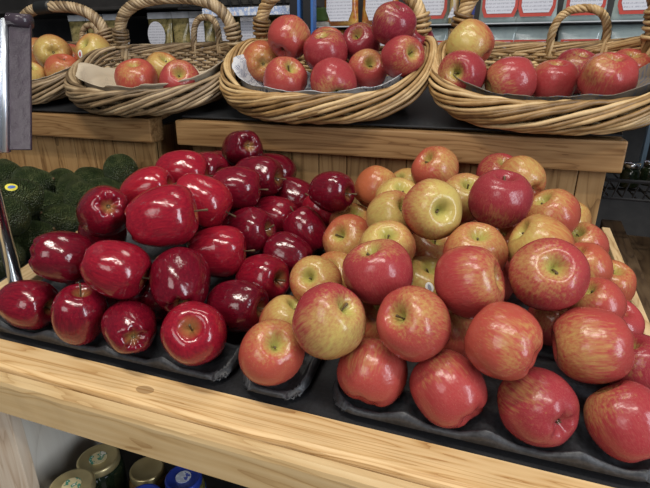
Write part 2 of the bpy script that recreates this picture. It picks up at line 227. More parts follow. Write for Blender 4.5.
def mat_apple(name, kind):
    m, nt, b = new_mat(name)
    tc = N(nt, 'ShaderNodeTexCoord'); P = tc.outputs['Object']
    oi = N(nt, 'ShaderNodeObjectInfo')
    nrm = vmath(nt, 'NORMALIZE', P)
    rnd = N(nt, 'ShaderNodeVectorMath', operation='SCALE'); rnd.inputs[0].default_value = (37, 19, 53)
    nt.links.new(oi.outputs['Random'], rnd.inputs['Scale'])
    off = rnd.outputs[0]
    sep = N(nt, 'ShaderNodeSeparateXYZ'); nt.links.new(nrm, sep.inputs[0])
    st = vmath(nt, 'ADD', vmath(nt, 'MULTIPLY', nrm, (9, 9, 1.1)), off)
    streak = noise_tex(nt, st, 1.5, 5, .6)
    st2 = vmath(nt, 'ADD', vmath(nt, 'MULTIPLY', nrm, (26, 26, 2.4)), off)
    fine = noise_tex(nt, st2, 1.4, 3, .6)
    soft = noise_tex(nt, vmath(nt, 'ADD', nrm, off), 1.5, 3)
    tone = math_(nt, 'MULTIPLY', oi.outputs['Object Index'], .01)
    z = sep.outputs['Z']
    rad = math_(nt, 'SQRT', math_(nt, 'ADD', math_(nt, 'POWER', sep.outputs['X'], 2.0), math_(nt, 'POWER', sep.outputs['Y'], 2.0)))
    top = math_(nt, 'MULTIPLY', math_(nt, 'GREATER_THAN', z, 0.0), math_(nt, 'SUBTRACT', 1.0, math_(nt, 'MULTIPLY', rad, 2.3 if kind == 'fuji' else 2.9), clamp=True))
    bot = math_(nt, 'MULTIPLY', math_(nt, 'LESS_THAN', z, 0.0), math_(nt, 'SUBTRACT', 1.0, math_(nt, 'MULTIPLY', rad, 3.4), clamp=True))
    vo = N(nt, 'ShaderNodeTexVoronoi'); vo.inputs['Scale'].default_value = 13 if kind == 'fuji' else 12
    nt.links.new(vmath(nt, 'ADD', P, off), vo.inputs['Vector'])
    dots = math_(nt, 'LESS_THAN', vo.outputs['Distance'], .085)
    if kind == 'fuji':
        gdir = vmath(nt, 'MULTIPLY', vmath(nt, 'SUBTRACT', oi.outputs['Color'], (.5, .5, .5)), (2, 2, 2))
        # obj.color holds the direction of the unblushed side in the apple's own axes
        d = vmath(nt, 'DOT_PRODUCT', nrm, gdir, 1)
        val = math_(nt, 'SUBTRACT', math_(nt, 'MULTIPLY', oi.outputs['Alpha'], 2.5), .72)
        val = math_(nt, 'SUBTRACT', val, math_(nt, 'MULTIPLY', d, 1.2))
        val = math_(nt, 'ADD', val, math_(nt, 'MULTIPLY', math_(nt, 'SUBTRACT', streak, .5), 2.0))
        val = math_(nt, 'ADD', val, math_(nt, 'MULTIPLY', math_(nt, 'SUBTRACT', fine, .5), .75))
        val = math_(nt, 'ADD', val, math_(nt, 'MULTIPLY', math_(nt, 'SUBTRACT', soft, .5), 1.2))
        val = math_(nt, 'SUBTRACT', val, math_(nt, 'MULTIPLY', top, 1.7))
        val = math_(nt, 'SUBTRACT', val, math_(nt, 'MULTIPLY', bot, 1.0))
        mask = math_(nt, 'ADD', math_(nt, 'MULTIPLY', val, .7), .45, clamp=True)
        red = ramp(nt, tone, [(0, (.39, .115, .038)), (.45, (.375, .066, .042)), (.75, (.325, .038, .042)), (1, (.19, .013, .031))])
        red = mix(nt, math_(nt, 'MULTIPLY', math_(nt, 'SUBTRACT', fine, .42), 1.2, clamp=True), red, (.40, .12, .095))
        ground = mix(nt, soft, (.50, .325, .095), (.44, .40, .125))
        ground = mix(nt, math_(nt, 'MULTIPLY', top, .7), ground, (.36, .42, .10))
        col = mix(nt, mask, ground, red)
        col = mix(nt, math_(nt, 'MULTIPLY', dots, .30), col, (.72, .5, .27))
        rough = .25
    else:
        f = math_(nt, 'ADD', math_(nt, 'MULTIPLY', tone, .8), math_(nt, 'MULTIPLY', math_(nt, 'SUBTRACT', streak, .5), .75))
        f = math_(nt, 'ADD', f, math_(nt, 'MULTIPLY', math_(nt, 'SUBTRACT', fine, .5), .35))
        col = ramp(nt, f, [(0, (.060, .002, .007)), (.35, (.13, .004, .013)), (.65, (.25, .008, .020)), (1, (.40, .018, .026))])
        col = mix(nt, math_(nt, 'MULTIPLY', math_(nt, 'ADD', top, bot), .8, clamp=True), col, (.42, .27, .08))
        col = mix(nt, math_(nt, 'MULTIPLY', dots, .30), col, (.62, .30, .2))
        rough = .17
    nt.links.new(col, b.inputs['Base Color'])
    b.inputs['Roughness'].default_value = rough
    b.inputs['Specular IOR Level'].default_value = .5 if kind == 'red' else .38
    b.inputs['Coat Weight'].default_value = .1 if kind == 'red' else .0
    b.inputs['Coat Roughness'].default_value = .12 if kind == 'red' else .25
    b.inputs['Subsurface Weight'].default_value = .0
    bump(nt, b, soft, .06, .05)
    return m

def mat_avocado():
    m, nt, b = new_mat('avocado_skin')
    v = coords(nt)
    oi = N(nt, 'ShaderNodeObjectInfo')
    rnd = N(nt, 'ShaderNodeVectorMath', operation='SCALE'); rnd.inputs[0].default_value = (31, 13, 47)
    nt.links.new(oi.outputs['Random'], rnd.inputs['Scale'])
    v = vmath(nt, 'ADD', v, rnd.outputs[0])
    n = noise_tex(nt, v, 2.2, 4); vo = N(nt, 'ShaderNodeTexVoronoi'); vo.inputs['Scale'].default_value = 15
    nt.links.new(v, vo.inputs['Vector'])
    f = math_(nt, 'ADD', math_(nt, 'MULTIPLY', n, .8), math_(nt, 'MULTIPLY', vo.outputs['Distance'], .35))
    nt.links.new(ramp(nt, f, [(.25, (.014, .028, .010)), (.55, (.050, .085, .022)), (.8, (.17, .20, .075))]), b.inputs['Base Color'])
    b.inputs['Roughness'].default_value = .42
    bump(nt, b, vo.outputs['Distance'], .9, .12)
    return m

def mat_wicker(name, dark, mid, light):
    m, nt, b = new_mat(name)
    g = N(nt, 'ShaderNodeNewGeometry')
    n = noise_tex(nt, coords(nt), 45, 4)
    f = math_(nt, 'ADD', math_(nt, 'MULTIPLY', g.outputs['Random Per Island'], .55), math_(nt, 'MULTIPLY', n, .5))
    nt.links.new(ramp(nt, f, [(.15, dark), (.5, mid), (.85, light)]), b.inputs['Base Color'])
    b.inputs['Roughness'].default_value = .45
    bump(nt, b, noise_tex(nt, coords(nt), 260, 2), .2, .001)
    return m

def mat_paper(name, base, ink, amount, sc=60):
    """newsprint: rows of illegible grey print and coloured blocks"""
    m, nt, b = new_mat(name)
    v = coords(nt)
    rows = N(nt, 'ShaderNodeTexWave', wave_type='BANDS', bands_direction='Y'); setin(rows, Scale=sc)
    nt.links.new(v, rows.inputs['Vector'])
    n = noise_tex(nt, coords(nt, (260, 60, 60)), 1, 2)
    blk = noise_tex(nt, v, 14, 1)
    txt = math_(nt, 'MULTIPLY', math_(nt, 'GREATER_THAN', rows.outputs['Fac'], .55), math_(nt, 'GREATER_THAN', n, .5))
    txt = math_(nt, 'MULTIPLY', txt, math_(nt, 'GREATER_THAN', blk, .48))
    col = mix(nt, math_(nt, 'MULTIPLY', txt, amount), base, ink)
    nt.links.new(col, b.inputs['Base Color']); b.inputs['Roughness'].default_value = .75
    return m

def mat_print_label(name, paper, ink, rows=260.):
    m, nt, b = new_mat(name)
    w = N(nt, 'ShaderNodeTexWave', wave_type='BANDS', bands_direction='Z'); setin(w, Scale=rows / 6.28)
    nt.links.new(coords(nt), w.inputs['Vector'])
    n = noise_tex(nt, coords(nt, (320, 1, 120)), 1, 2)
    t = math_(nt, 'MULTIPLY', math_(nt, 'GREATER_THAN', w.outputs['Fac'], .6), math_(nt, 'GREATER_THAN', n, .47))
    nt.links.new(mix(nt, math_(nt, 'MULTIPLY', t, .55), paper, ink), b.inputs['Base Color'])
    b.inputs['Roughness'].default_value = .4
    return m

def mat_mottle(name, cols, scale, rough=.35, stretch=(1, 1, 1)):
    m, nt, b = new_mat(name)
    n = noise_tex(nt, coords(nt, stretch), scale, 5, .65)
    k = len(cols)
    nt.links.new(ramp(nt, n, [(.28 + .44 * i / (k - 1), c) for i, c in enumerate(cols)]), b.inputs['Base Color'])
    b.inputs['Roughness'].default_value = rough
    return m

M = {}
M['fuji'] = mat_apple('blushed_apple_skin', 'fuji')
M['red'] = mat_apple('red_apple_skin', 'red')
M['avocado'] = mat_avocado()
M['stem'] = mat_plain('apple_stem_brown', (.10, .06, .025), .7)
M['calyx'] = mat_plain('apple_calyx', (.12, .085, .04), .85, nscale=60, namt=.5)
M['rail'] = mat_wood('pale_pine_rail', (.30, .135, .04), (.53, .33, .14), (.66, .46, .235), 0, .5, 1.0, 26)
M['fascia'] = mat_wood('pale_pine_fascia', (.34, .20, .08), (.49, .33, .155), (.57, .41, .215), 0, .55, 4.2, 14)
M['side_wood'] = mat_wood('pine_side_rail', (.33, .20, .09), (.52, .36, .18), (.62, .46, .26), 1, .55, 2.2, 22)
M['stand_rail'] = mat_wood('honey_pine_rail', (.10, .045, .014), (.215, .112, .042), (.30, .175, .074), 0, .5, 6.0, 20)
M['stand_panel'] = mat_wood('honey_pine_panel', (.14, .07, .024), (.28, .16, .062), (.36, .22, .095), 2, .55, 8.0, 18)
M['leg_wood'] = mat_wood('grey_pine_leg', (.40, .29, .20), (.54, .42, .31), (.62, .52, .41), 2, .6, 3.3, 20)
M['ply'] = mat_wood('grey_plywood', (.55, .50, .42), (.66, .61, .53), (.70, .66, .58), 2, .6, 5.1, 7)
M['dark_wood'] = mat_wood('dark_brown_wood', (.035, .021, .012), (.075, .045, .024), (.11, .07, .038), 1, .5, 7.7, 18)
M['liner'] = mat_plain('black_liner_cloth', (.006, .006, .008), .75, nscale=300, namt=.6)
M['tray'] = mat_plain('black_moulded_pulp', (.033, .035, .040), .45, nscale=240, namt=.45)
M['mat'] = mat_plain('black_rubber_mat', (.010, .011, .013), .55, nscale=200, namt=.5)
M['wicker_gold'] = mat_wicker('golden_wicker', (.055, .024, .007), (.34, .20, .075), (.64, .46, .235))
M['wicker_grey'] = mat_wicker('weathered_wicker', (.045, .028, .013), (.22, .145, .075), (.46, .345, .205))
M['paper'] = mat_paper('brown_paper', (.50, .42, .31), (.30, .25, .2), .35)
M['newsprint'] = mat_paper('newsprint', (.52, .53, .55), (.06, .08, .16), .8)
M['news_dark'] = mat_paper('dark_printed_paper', (.20, .165, .125), (.10, .12, .17), .8, 40)
M['chrome'] = mat_plain('chrome', (.70, .74, .80), .2, 1.0)
M['brushed'] = mat_plain('brushed_steel', (.78, .83, .90), .42, 1.0)
M['dull_metal'] = mat_plain('dark_sign_sheet', (.05, .038, .05), .2, .0, .25, nscale=90, namt=.15)
M['black_metal'] = mat_plain('black_coated_wire', (.012, .012, .014), .35)
M['blue_metal'] = mat_plain('blue_strip', (.04, .13, .38), .35)
M['white'] = mat_plain('sticker_white', (.75, .76, .74), .4)
M['sticker_yellow'] = mat_plain('sticker_yellow', (.70, .62, .06), .4)
M['sticker_blue'] = mat_plain('sticker_blue', (.08, .16, .45), .4)
M['sticker_red'] = mat_plain('sticker_red', (.5, .06, .08), .4)
M['sticker_cyan'] = mat_plain('sticker_pale_blue', (.45, .72, .8), .35)
M['print_grey'] = mat_plain('sticker_grey', (.28, .30, .36), .4)
M['tape'] = mat_plain('black_tape', (.012, .013, .013), .45)
M['handle_wrap'] = mat_wicker('tan_cane', (.34, .20, .09), (.52, .33, .16), (.60, .42, .22))
M['floor'] = mat_plain('shop_floor_concrete', (.16, .14, .12), .6, nscale=9, namt=.3)
M['wall'] = mat_plain('shop_wall_dark', (.045, .042, .04), .8, nscale=3, namt=.4)
M['dark_back'] = mat_plain('dark_shelf_board', (.02, .018, .017), .6, nscale=30, namt=.4)

# ------------------------------------------------------------------ object helpers
def tag(o, label=None, cat=None, group=None, kind=None):
    if label: o['label'] = label
    if cat: o['category'] = cat
    if group: o['group'] = group
    if kind: o['kind'] = kind
    return o

def thing(name, loc, label, cat, group=None, rot=None):
    o = bpy.data.objects.new(name, None); COL.objects.link(o)
    o.empty_display_size = .03
    o.location = loc
    if rot is not None:
        o.rotation_mode = 'QUATERNION'; o.rotation_quaternion = rot
    return tag(o, label, cat, group)

class MB:
    """collects shapes and builds them as one mesh"""
    def __init__(s): s.v = []; s.f = []
    def add(s, v, f):
        b = len(s.v); s.v += [Vector(p) for p in v]; s.f += [tuple(b + i for i in q) for q in f]; return s
    def box(s, x0, x1, y0, y1, z0, z1, bev=0, M4=None):
        bm = bmesh.new(); bmesh.ops.create_cube(bm, size=1)
        for p in bm.verts:
            p.co = Vector(((x0 + x1) / 2 + p.co.x * (x1 - x0), (y0 + y1) / 2 + p.co.y * (y1 - y0), (z0 + z1) / 2 + p.co.z * (z1 - z0)))
        if bev: bmesh.ops.bevel(bm, geom=bm.edges[:], offset=bev, segments=2, affect='EDGES', profile=.6)
        if M4 is not None: bm.transform(M4)
        bm.verts.index_update()
        s.add([p.co.copy() for p in bm.verts], [[q.index for q in f.verts] for f in bm.faces]); bm.free(); return s
    def tube(s, pts, rad, sides=6, closed=False, caps=True):
        pts = [Vector(p) for p in pts]; n = len(pts); rr = rad if isinstance(rad, (list, tuple)) else [rad] * n
        vs = []; nrm = None
        for i, p in enumerate(pts):
            a = pts[(i - 1) % n] if (closed or i > 0) else p
            c = pts[(i + 1) % n] if (closed or i < n - 1) else p
            t = (c - a); t = t.normalized() if t.length > 1e-9 else Vector((0, 0, 1))
            if nrm is None:
                nrm = t.orthogonal().normalized()
            nrm = (nrm - t * nrm.dot(t))
            nrm = nrm.normalized() if nrm.length > 1e-6 else t.orthogonal().normalized()
            bn = t.cross(nrm)
            for k in range(sides):
                an = 2 * PI * k / sides
                vs.append(p + (nrm * math.cos(an) + bn * math.sin(an)) * rr[i])
        fs = []
        m = n if closed else n - 1
        for i in range(m):
            j = (i + 1) % n
            for k in range(sides):
                k2 = (k + 1) % sides
                fs.append((i * sides + k, i * sides + k2, j * sides + k2, j * sides + k))
        if not closed and caps:
            fs.append(tuple(range(sides - 1, -1, -1))); fs.append(tuple((n - 1) * sides + k for k in range(sides)))
        return s.add(vs, fs)
    def lathe(s, prof, seg=32, M4=None):
        vs = []; fs = []
        for r, z in prof:
            for k in range(seg):
                a = 2 * PI * k / seg; p = Vector((r * math.cos(a), r * math.sin(a), z)); vs.append(M4 @ p if M4 else p)
        for i in range(len(prof) - 1):
            for k in range(seg):
                k2 = (k + 1) % seg
                fs.append((i * seg + k, i * seg + k2, (i + 1) * seg + k2, (i + 1) * seg + k))
        fs.append(tuple(range(seg - 1, -1, -1))); fs.append(tuple((len(prof) - 1) * seg + k for k in range(seg)))
        return s.add(vs, fs)
    def mesh(s, name, smooth=False):
        me = bpy.data.meshes.new(name); me.from_pydata(s.v, [], s.f); me.update()
        bm = bmesh.new(); bm.from_mesh(me); bmesh.ops.recalc_face_normals(bm, faces=bm.faces); bm.to_mesh(me); bm.free()
        if smooth:
            for p in me.polygons: p.use_smooth = True
        return me
    def build(s, name, mat, parent=None, smooth=False, local=False):
        """vertices are world positions unless local; a parent that is only moved has its place subtracted"""
        if parent is not None and not local:
            w = Matrix(); q = parent
            while q is not None:
                w = Matrix.Translation(q.location) @ (q.rotation_quaternion.to_matrix().to_4x4() if q.rotation_mode == 'QUATERNION' else Matrix()) @ w; q = q.parent
            inv = w.inverted(); s.v = [inv @ p for p in s.v]
        o = bpy.data.objects.new(name, s.mesh(name, smooth)); COL.objects.link(o)
        if mat is not None: o.data.materials.append(mat)
        o.parent = parent
        return o

def tz(y, off=0.0):            # height of the sloping tray bed
    return TT * (y - .375) + off
def sheared(y0=.375):          # turns a level box into one that follows the slope
    m = Matrix.Identity(4); m[2][1] = TT; m[2][3] = -TT * y0; return m

# ------------------------------------------------------------------ the setting
o = MB().box(-4, 4, -3, 3.0, -.98, -.92).build('floor', M['floor']); tag(o, kind='structure')
o = MB().box(-4, 4, 2.6, 2.7, -.92, 2.6).build('wall_back', M['wall']); tag(o, kind='structure')

# ------------------------------------------------------------------ front display bin
bin_ = thing('display_bin', (-.2, .33, -.92), 'pale pine produce bin in front holding the apple heaps, with jars on its lower shelf', 'display stand')
# top plank of the front edge, slightly worn and rounded
def worn_plank(x0, x1, y0, y1, z0, z1, seed, nx=90):
    rnd = random.Random(seed); mb = MB(); prof = [(y1, z0), (y1, z1 - .003), (y1 - .003, z1), ((y0 + y1) / 2, z1 - .0006), (y0 + .006, z1 - .0005), (y0 + .0015, z1 - .004), (y0, z1 - .009), (y0, z0)]
    vs = []; k = len(prof)
    for i in range(nx + 1):
        x = x0 + (x1 - x0) * i / nx
        w = mnoise.noise((x * 22, seed, 0)) * .0016 + mnoise.noise((x * 70, seed, 3)) * .0006
        for j, (y, z) in enumerate(prof):
            e = w if j in (4, 5, 6) else w * .2
            vs.append((x, y + (e if j in (5, 6) else 0), z + e * .6))
    fs = []
    for i in range(nx):
        for j in range(k):
            j2 = (j + 1) % k
            fs.append((i * k + j, i * k + j2, (i + 1) * k + j2, (i + 1) * k + j))
    fs.append(tuple(range(k))); fs.append(tuple(nx * k + j for j in range(k - 1, -1, -1)))
    return mb.add(vs, fs)
worn_plank(-1.40, .49, .3492, .3965, -.0211, .004, 3).build('front_rail', M['rail'], bin_)
worn_plank(-1.40, .49, .3288, .3452, -.0494, .0012, 9).build('fascia', M['fascia'], bin_)
MB().box(-.628, -.556, .3450, .3605, -.92, -.0225, .001).build('leg', M['leg_wood'], bin_)
MB().box(.130, .195, .3450, .3605, -.92, -.0225, .001).build('leg', M['leg_wood'], bin_)
MB().box(-.600, -.585, .362, .86, -.92, -.0425, .001).build('side_panel', M['ply'], bin_)
MB().box(-.584, .195, .362, .86, -.318, -.300).build('lower_shelf', M['dark_back'], bin_)
MB().box(-.584, .195, .845, .86, -.299, -.045).build('back_panel', M['dark_back'], bin_)
S = sheared()
SKEW = Matrix.Identity(4); SKEW[0][1] = -.06; SKEW[0][3] = .06 * .62
MB().box(-1.35, .174, .3975, .868, -.022, -.010, 0, S).build('base_board', M['side_wood'], bin_)
MB().box(-.688, -.646, .3975, .84, -.0095, .024, .002, S).build('divider', M['side_wood'], bin_)
MB().box(.191, .203, .3975, .865, -.0095, .006, .002, S @ SKEW).build('side_rail', M['side_wood'], bin_)
# black liner cloth on the bed, turned up behind the front rail
MB().box(-.645, .174, .3975, .866, -.0095, -.006, .0005, S).build('liner', M['liner'], bin_)

# ------------------------------------------------------------------ black moulded fruit trays
def tray(name, x0, x1, y0, y1, cups, label, corner=.03, group=None):
    """moulded pulp sheet: hollows under the apples, ridges between, a rolled lip"""
    root = thing(name, ((x0 + x1) / 2, y0, tz(y0)), label, 'tray', group)
    nx = max(10, int((x1 - x0) / .003)); ny = max(10, int((y1 - y0) / .003)); vs = []; fs = []
    ids = {}
    def inside(x, y):
        cx = min(max(x, x0 + corner), x1 - corner); cy = min(max(y, y0 + corner), y1 - corner)
        return corner - math.hypot(x - cx, y - cy)
    grid = []
    for j in range(ny + 1):
        row = []
        for i in range(nx + 1):
            x = x0 + (x1 - x0) * i / nx; y = y0 + (y1 - y0) * j / ny
            e = inside(x, y)
            if e < 0:                                   # pull the square corner in to the rounded outline
                cx = min(max(x, x0 + corner), x1 - corner); cy = min(max(y, y0 + corner), y1 - corner)
                d = Vector((x - cx, y - cy)); d = d.normalized() * corner; x, y = cx + d.x, cy + d.y; e = 0
            d2 = min(math.hypot(x - cx, y - cy) for cx, cy in cups)
            d2 = d2 / .036
            h = .0015 + .020 * min(.62, max(0, (d2 - .35))) ** 1.6
            rim = math.exp(-((e - .0045) / .0042) ** 2)
            h = max(h * min(1, e / .006 + .25), rim * (.0135 + .011 * min(1, max(0, d2 - .62) * 1.7)))
            if e <= 1e-6: h = .0075
            row.append(Vector((x, y, tz(y, h - .0015))))
        grid.append(row)
    n = nx + 1
    top = [p for r in grid for p in r]
    mb = MB(); q = []
    for j in range(ny):
        for i in range(nx):
            a = j * n + i; q.append((a, a + 1, a + n + 1, a + n))
    mb.add(top, q)
    ob = mb.build('cup_sheet', M['tray'], root, True)
    md = ob.modifiers.new('thickness', 'SOLIDIFY'); md.thickness = .003; md.offset = -1
    return root

FR = {a[0]: a for a in APPLES}
redc = [(FR[k][1], FR[k][2]) for k in ('R1', 'R2', 'R3', 'R4', 'R5', 'R28', 'R27', 'R25', 'R24', 'R20')] + [(-.60 + .08 * (i + .5 * (j % 2)), .50 + .068 * j) for i in range(4) for j in range(5)]
fujc = [(FR[k][1], FR[k][2]) for k in ('F4', 'F6', 'F8', 'F9', 'F25', 'F24', 'F23', 'F19', 'F42', 'F43', 'F47')] + [(-.09 + .08 * (i + .5 * (j % 2)), .58 + .068 * j) for i in range(3) for j in range(4)]
tray('fruit_tray', -.640, -.262, .400, .84, redc, 'black moulded tray under the dark red apples, left of the lone cup')
tray('fruit_tray', -.250, -.168, .3985, .62, [(FR['F1'][1], FR['F1'][2]), (FR['F3'][1], FR['F3'][2]), (FR['F37'][1], FR['F37'][2])], 'small black moulded tray under the lone orange pink front apple', .03)
tray('fruit_tray', -.142, .181, .400, .76, fujc, 'long black scalloped tray under the coral, rosy and plum red front apples', .035)

# ------------------------------------------------------------------ apples
def catmull(pts, per=5):
    out = []
    P = [pts[0]] + list(pts) + [pts[-1]]
    for i in range(1, len(P) - 2):
        for k in range(per):
            t = k / per; a, b, c, d = P[i - 1], P[i], P[i + 1], P[i + 2]
            out.append(tuple(.5 * ((2 * b[q]) + (c[q] - a[q]) * t + (2 * a[q] - 5 * b[q] + 4 * c[q] - d[q]) * t * t + (3 * b[q] - a[q] - 3 * c[q] + d[q]) * t ** 3) for q in (0, 1)))
    out.append(tuple(pts[-1])); return out

FUJI_PROF = [(0, .47), (.05, .50), (.12, .60), (.21, .735), (.33, .835), (.47, .865), (.64, .80), (.82, .63), (.95, .36), (1, .06), (.965, -.27), (.86, -.54), (.70, -.74), (.52, -.845), (.36, -.86), (.24, -.81), (.14, -.73), (.06, -.68), (0, -.665)]
RED_PROF = [(0, .68), (.05, .70), (.12, .80), (.21, .915), (.33, 1.0), (.48, 1.03), (.67, .94), (.86, .73), (.975, .42), (1, .10), (.955, -.24), (.86, -.56), (.73, -.83), (.59, -1.0), (.45, -1.06), (.30, -1.01), (.17, -.91), (.07, -.84), (0, -.82)]

def apple_mesh(kind, seed, lump=0.0):
    rnd = random.Random(seed); seg = 44
    prof = catmull(FUJI_PROF if kind == 'fuji' else RED_PROF, 2)
    s = .985 if kind == 'fuji' else .935
    sq = rnd.uniform(.95, 1.05); lean = rnd.uniform(-.09, .09); lean2 = rnd.uniform(-.09, .09); ph = rnd.uniform(0, 6.28)
    mb = MB(); vs = []; fs = []
    for r, z in prof[1:-1]:
        for k in range(seg):
            a = 2 * PI * k / seg
            lobe = .5 - .5 * (z + .1)
            low = max(0, min(1, (.35 - z) / 1.2)); hi = max(0, min(1, (z - .3) / .7))
            amp = (.05 * low + .03 * hi) if kind == 'red' else (.018 * low + .022 * hi)
            rr = r * (1 + amp * math.cos(5 * a + ph) * min(1, r * 1.6) + .02 * math.cos(2 * a + ph * 2))
            zz = z + (.05 * low * math.cos(5 * a + ph) * (r > .15) * (1 - r * .6) if kind == 'red' else .018 * math.cos(5 * a + ph) * low * (r > .15))
            p = Vector((rr * math.cos(a), rr * math.sin(a), zz * sq))
            p.x += lean * p.z * abs(p.z) * .8; p.z += lean2 * p.x * .6
            nv = mnoise.noise((p.x * 1.4 + seed * 7, p.y * 1.4, p.z * 1.4))
            p *= 1 + nv * (.035 + lump)
            vs.append(p * s)
    m = len(prof) - 2
    for i in range(m - 1):
        for k in range(seg):
            k2 = (k + 1) % seg; fs.append((i * seg + k, i * seg + k2, (i + 1) * seg + k2, (i + 1) * seg + k))
    t = sum(vs[:seg], Vector()) / seg; bq = sum(vs[-seg:], Vector()) / seg
    vs += [t - Vector((0, 0, .012)), bq + Vector((0, 0, .012))]
    for k in range(seg):
        k2 = (k + 1) % seg
        fs.append((len(vs) - 2, k2, k)); fs.append((len(vs) - 1, (m - 1) * seg + k, (m - 1) * seg + k2))
    mb.add(vs, fs)
    me = mb.mesh('apple_body', True); me.materials.append(M[kind])
    top = t; bot = bq
    st = MB(); L = rnd.uniform(.24, .34) if kind == 'fuji' else rnd.uniform(.52, .72)
    bx = rnd.uniform(-.14, .14); by = rnd.uniform(-.14, .14)
    st.tube([top + Vector((bx * q * q, by * q * q, -.03 + L * q)) for q in (0, .25, .5, .75, .93, 1)], [.034, .028, .026, .03, .042, .036], 7)
    sm = st.mesh('apple_stem', True); sm.materials.append(M['stem'])
    cx = MB()
    for k in range(5):
        a = 2 * PI * k / 5 + ph
        d = Vector((math.cos(a), math.sin(a), 0)); e = Vector((-d.y, d.x, 0))
        b0 = bot + Vector((0, 0, .02)); tip = bot + d * .07 + Vector((0, 0, -.10))
        md = bot + d * .06 + Vector((0, 0, -.02))
        cx.add([b0 - e * .02, b0 + e * .02, md + e * .035, tip, md - e * .035, md - d * .02], [(0, 1, 2, 5), (5, 2, 3), (5, 3, 4), (0, 5, 4)])
    cm = cx.mesh('apple_calyx', False); cm.materials.append(M['calyx'])
    return me, sm, cm

VAR = {k: [apple_mesh(k, s + (0 if k == 'fuji' else 50)) for s in range(6)] for k in ('fuji', 'red')}
LUMPY = apple_mesh('fuji', 77, .10)

def sticker(name, parent_body, root, d_world, size, mat, band=None):
    """small oval fruit sticker laid on the skin (the skin's own curve)"""
    me = parent_body.data
    bv = BVHTree.FromPolygons([v.co for v in me.vertices], [p.vertices for p in me.polygons])
    R3 = root.rotation_quaternion.to_matrix().transposed()
    d = (R3 @ Vector(d_world)).normalized(); u = d.orthogonal().normalized(); w = d.cross(u)
    def proj(a, b, lift):
        q = (d * 1.0 + u * a + w * b); h = bv.ray_cast(q.normalized() * 3, -q.normalized())
        return h[0] + h[1] * lift if h[0] else q
    def disc(sz1, sz2, lift):
        mb = MB(); vs = [proj(0, 0, lift)]; n = 20; fs = []
        for ring in (.5, 1):
            for k in range(n):
                a = 2 * PI * k / n; vs.append(proj(math.cos(a) * sz1 * ring, math.sin(a) * sz2 * ring, lift))
        for k in range(n):
            k2 = (k + 1) % n; fs.append((0, 1 + k, 1 + k2)); fs.append((1 + k, 1 + n + k, 1 + n + k2, 1 + k2))
        return mb.add(vs, fs)
    s_ = disc(size, size * .75, .010).build('sticker', mat, root, True, True)
    if band is not None:
        disc(size * .62, size * .30, .016).build('sticker_print', band, s_, True, True)
    return s_

GROUPS = {'R': 'dark red apples heaped on the left of the bin', 'S': 'buried red apples', 'F': 'pink and yellow apples heaped on the right of the bin', 'G': 'buried pink apples', 'B': 'apples in the full middle basket', 'C': 'apples in the right basket', 'D': 'apples in the nearly empty basket', 'E': 'apples in the far left basket'}
rng = random.Random(11)
for i, (key, x, y, z, r, ax, ay, az, cover, tone, gx, gy, gz, flag, label) in enumerate(APPLES):
    kind = 'red' if key[0] in 'RS' else 'fuji'
    me, sm, cm = LUMPY if key == 'C5' else VAR[kind][rng.randrange(6)]
    q = Vector((0, 0, 1)).rotation_difference(Vector((ax, ay, az))) @ Quaternion((0, 0, 1), rng.uniform(0, 6.28))
    if not label:
        label = 'dark red apple buried inside the left heap under the others' if key[0] == 'S' else 'pink apple buried inside the right heap under the others'
    root = thing('apple', (x, y, z), label, 'apple', GROUPS[key[0]], q)
    root.scale = (r, r, r)
    b = bpy.data.objects.new('body', me); COL.objects.link(b); b.parent = root
    g = q.to_matrix().transposed() @ Vector((gx, gy, gz))
    if g.length > 0: g.normalize()
    b.color = (g.x * .5 + .5, g.y * .5 + .5, g.z * .5 + .5, cover)
    b.pass_index = int(round(tone * 100))
    if flag != 'H':
        s_ = bpy.data.objects.new('stem', sm); COL.objects.link(s_); s_.parent = root
        c_ = bpy.data.objects.new('calyx', cm); COL.objects.link(c_); c_.parent = root
    ST = {'R15': ((.1, -.75, .65), .22, 'sticker_cyan', None), 'F39': ((.25, -.8, .3), .17, 'white', 'print_grey'), 'E3': ((-.1, -.9, -.05), .22, 'white', 'sticker_red'), }
    if key in ST:
        d, sz, m1, m2 = ST[key]; sticker('sticker', b, root, d, sz, M[m1], M[m2] if m2 else None)

# ------------------------------------------------------------------ avocados
AVO = [('A1', -0.8018, 0.669, 0.096, 0.0345), ('A2', -0.7951, 0.7319, 0.1121, 0.0345), ('A3', -0.7607, 0.5862, 0.14, 0.0345), ('A4', -0.8061, 0.7964, 0.1152, 0.0345), ('A5', -0.7339, 0.8003, 0.145, 0.0345), ('A6', -0.8562, 0.7554, 0.1109, 0.0345), ('A7', -0.8503, 0.6936, 0.1318, 0.0345), ('A8', -0.9745, 0.7354, 0.1301, 0.0345), ('A9', -0.7335, 0.6375, 0.0844, 0.0345), ('A10', -0.7337, 0.5752, 0.0723, 0.0345), ('A11', -0.7332, 0.5113, 0.0602, 0.0345), ('A12', -0.7339, 0.5301, 0.1193, 0.0345), ('A13', -0.7891, 0.606, 0.0844, 0.0345), ('A14', -0.7334, 0.6915, 0.1142, 0.0345), ('A15', -0.7343, 0.7541, 0.1073, 0.0345)]
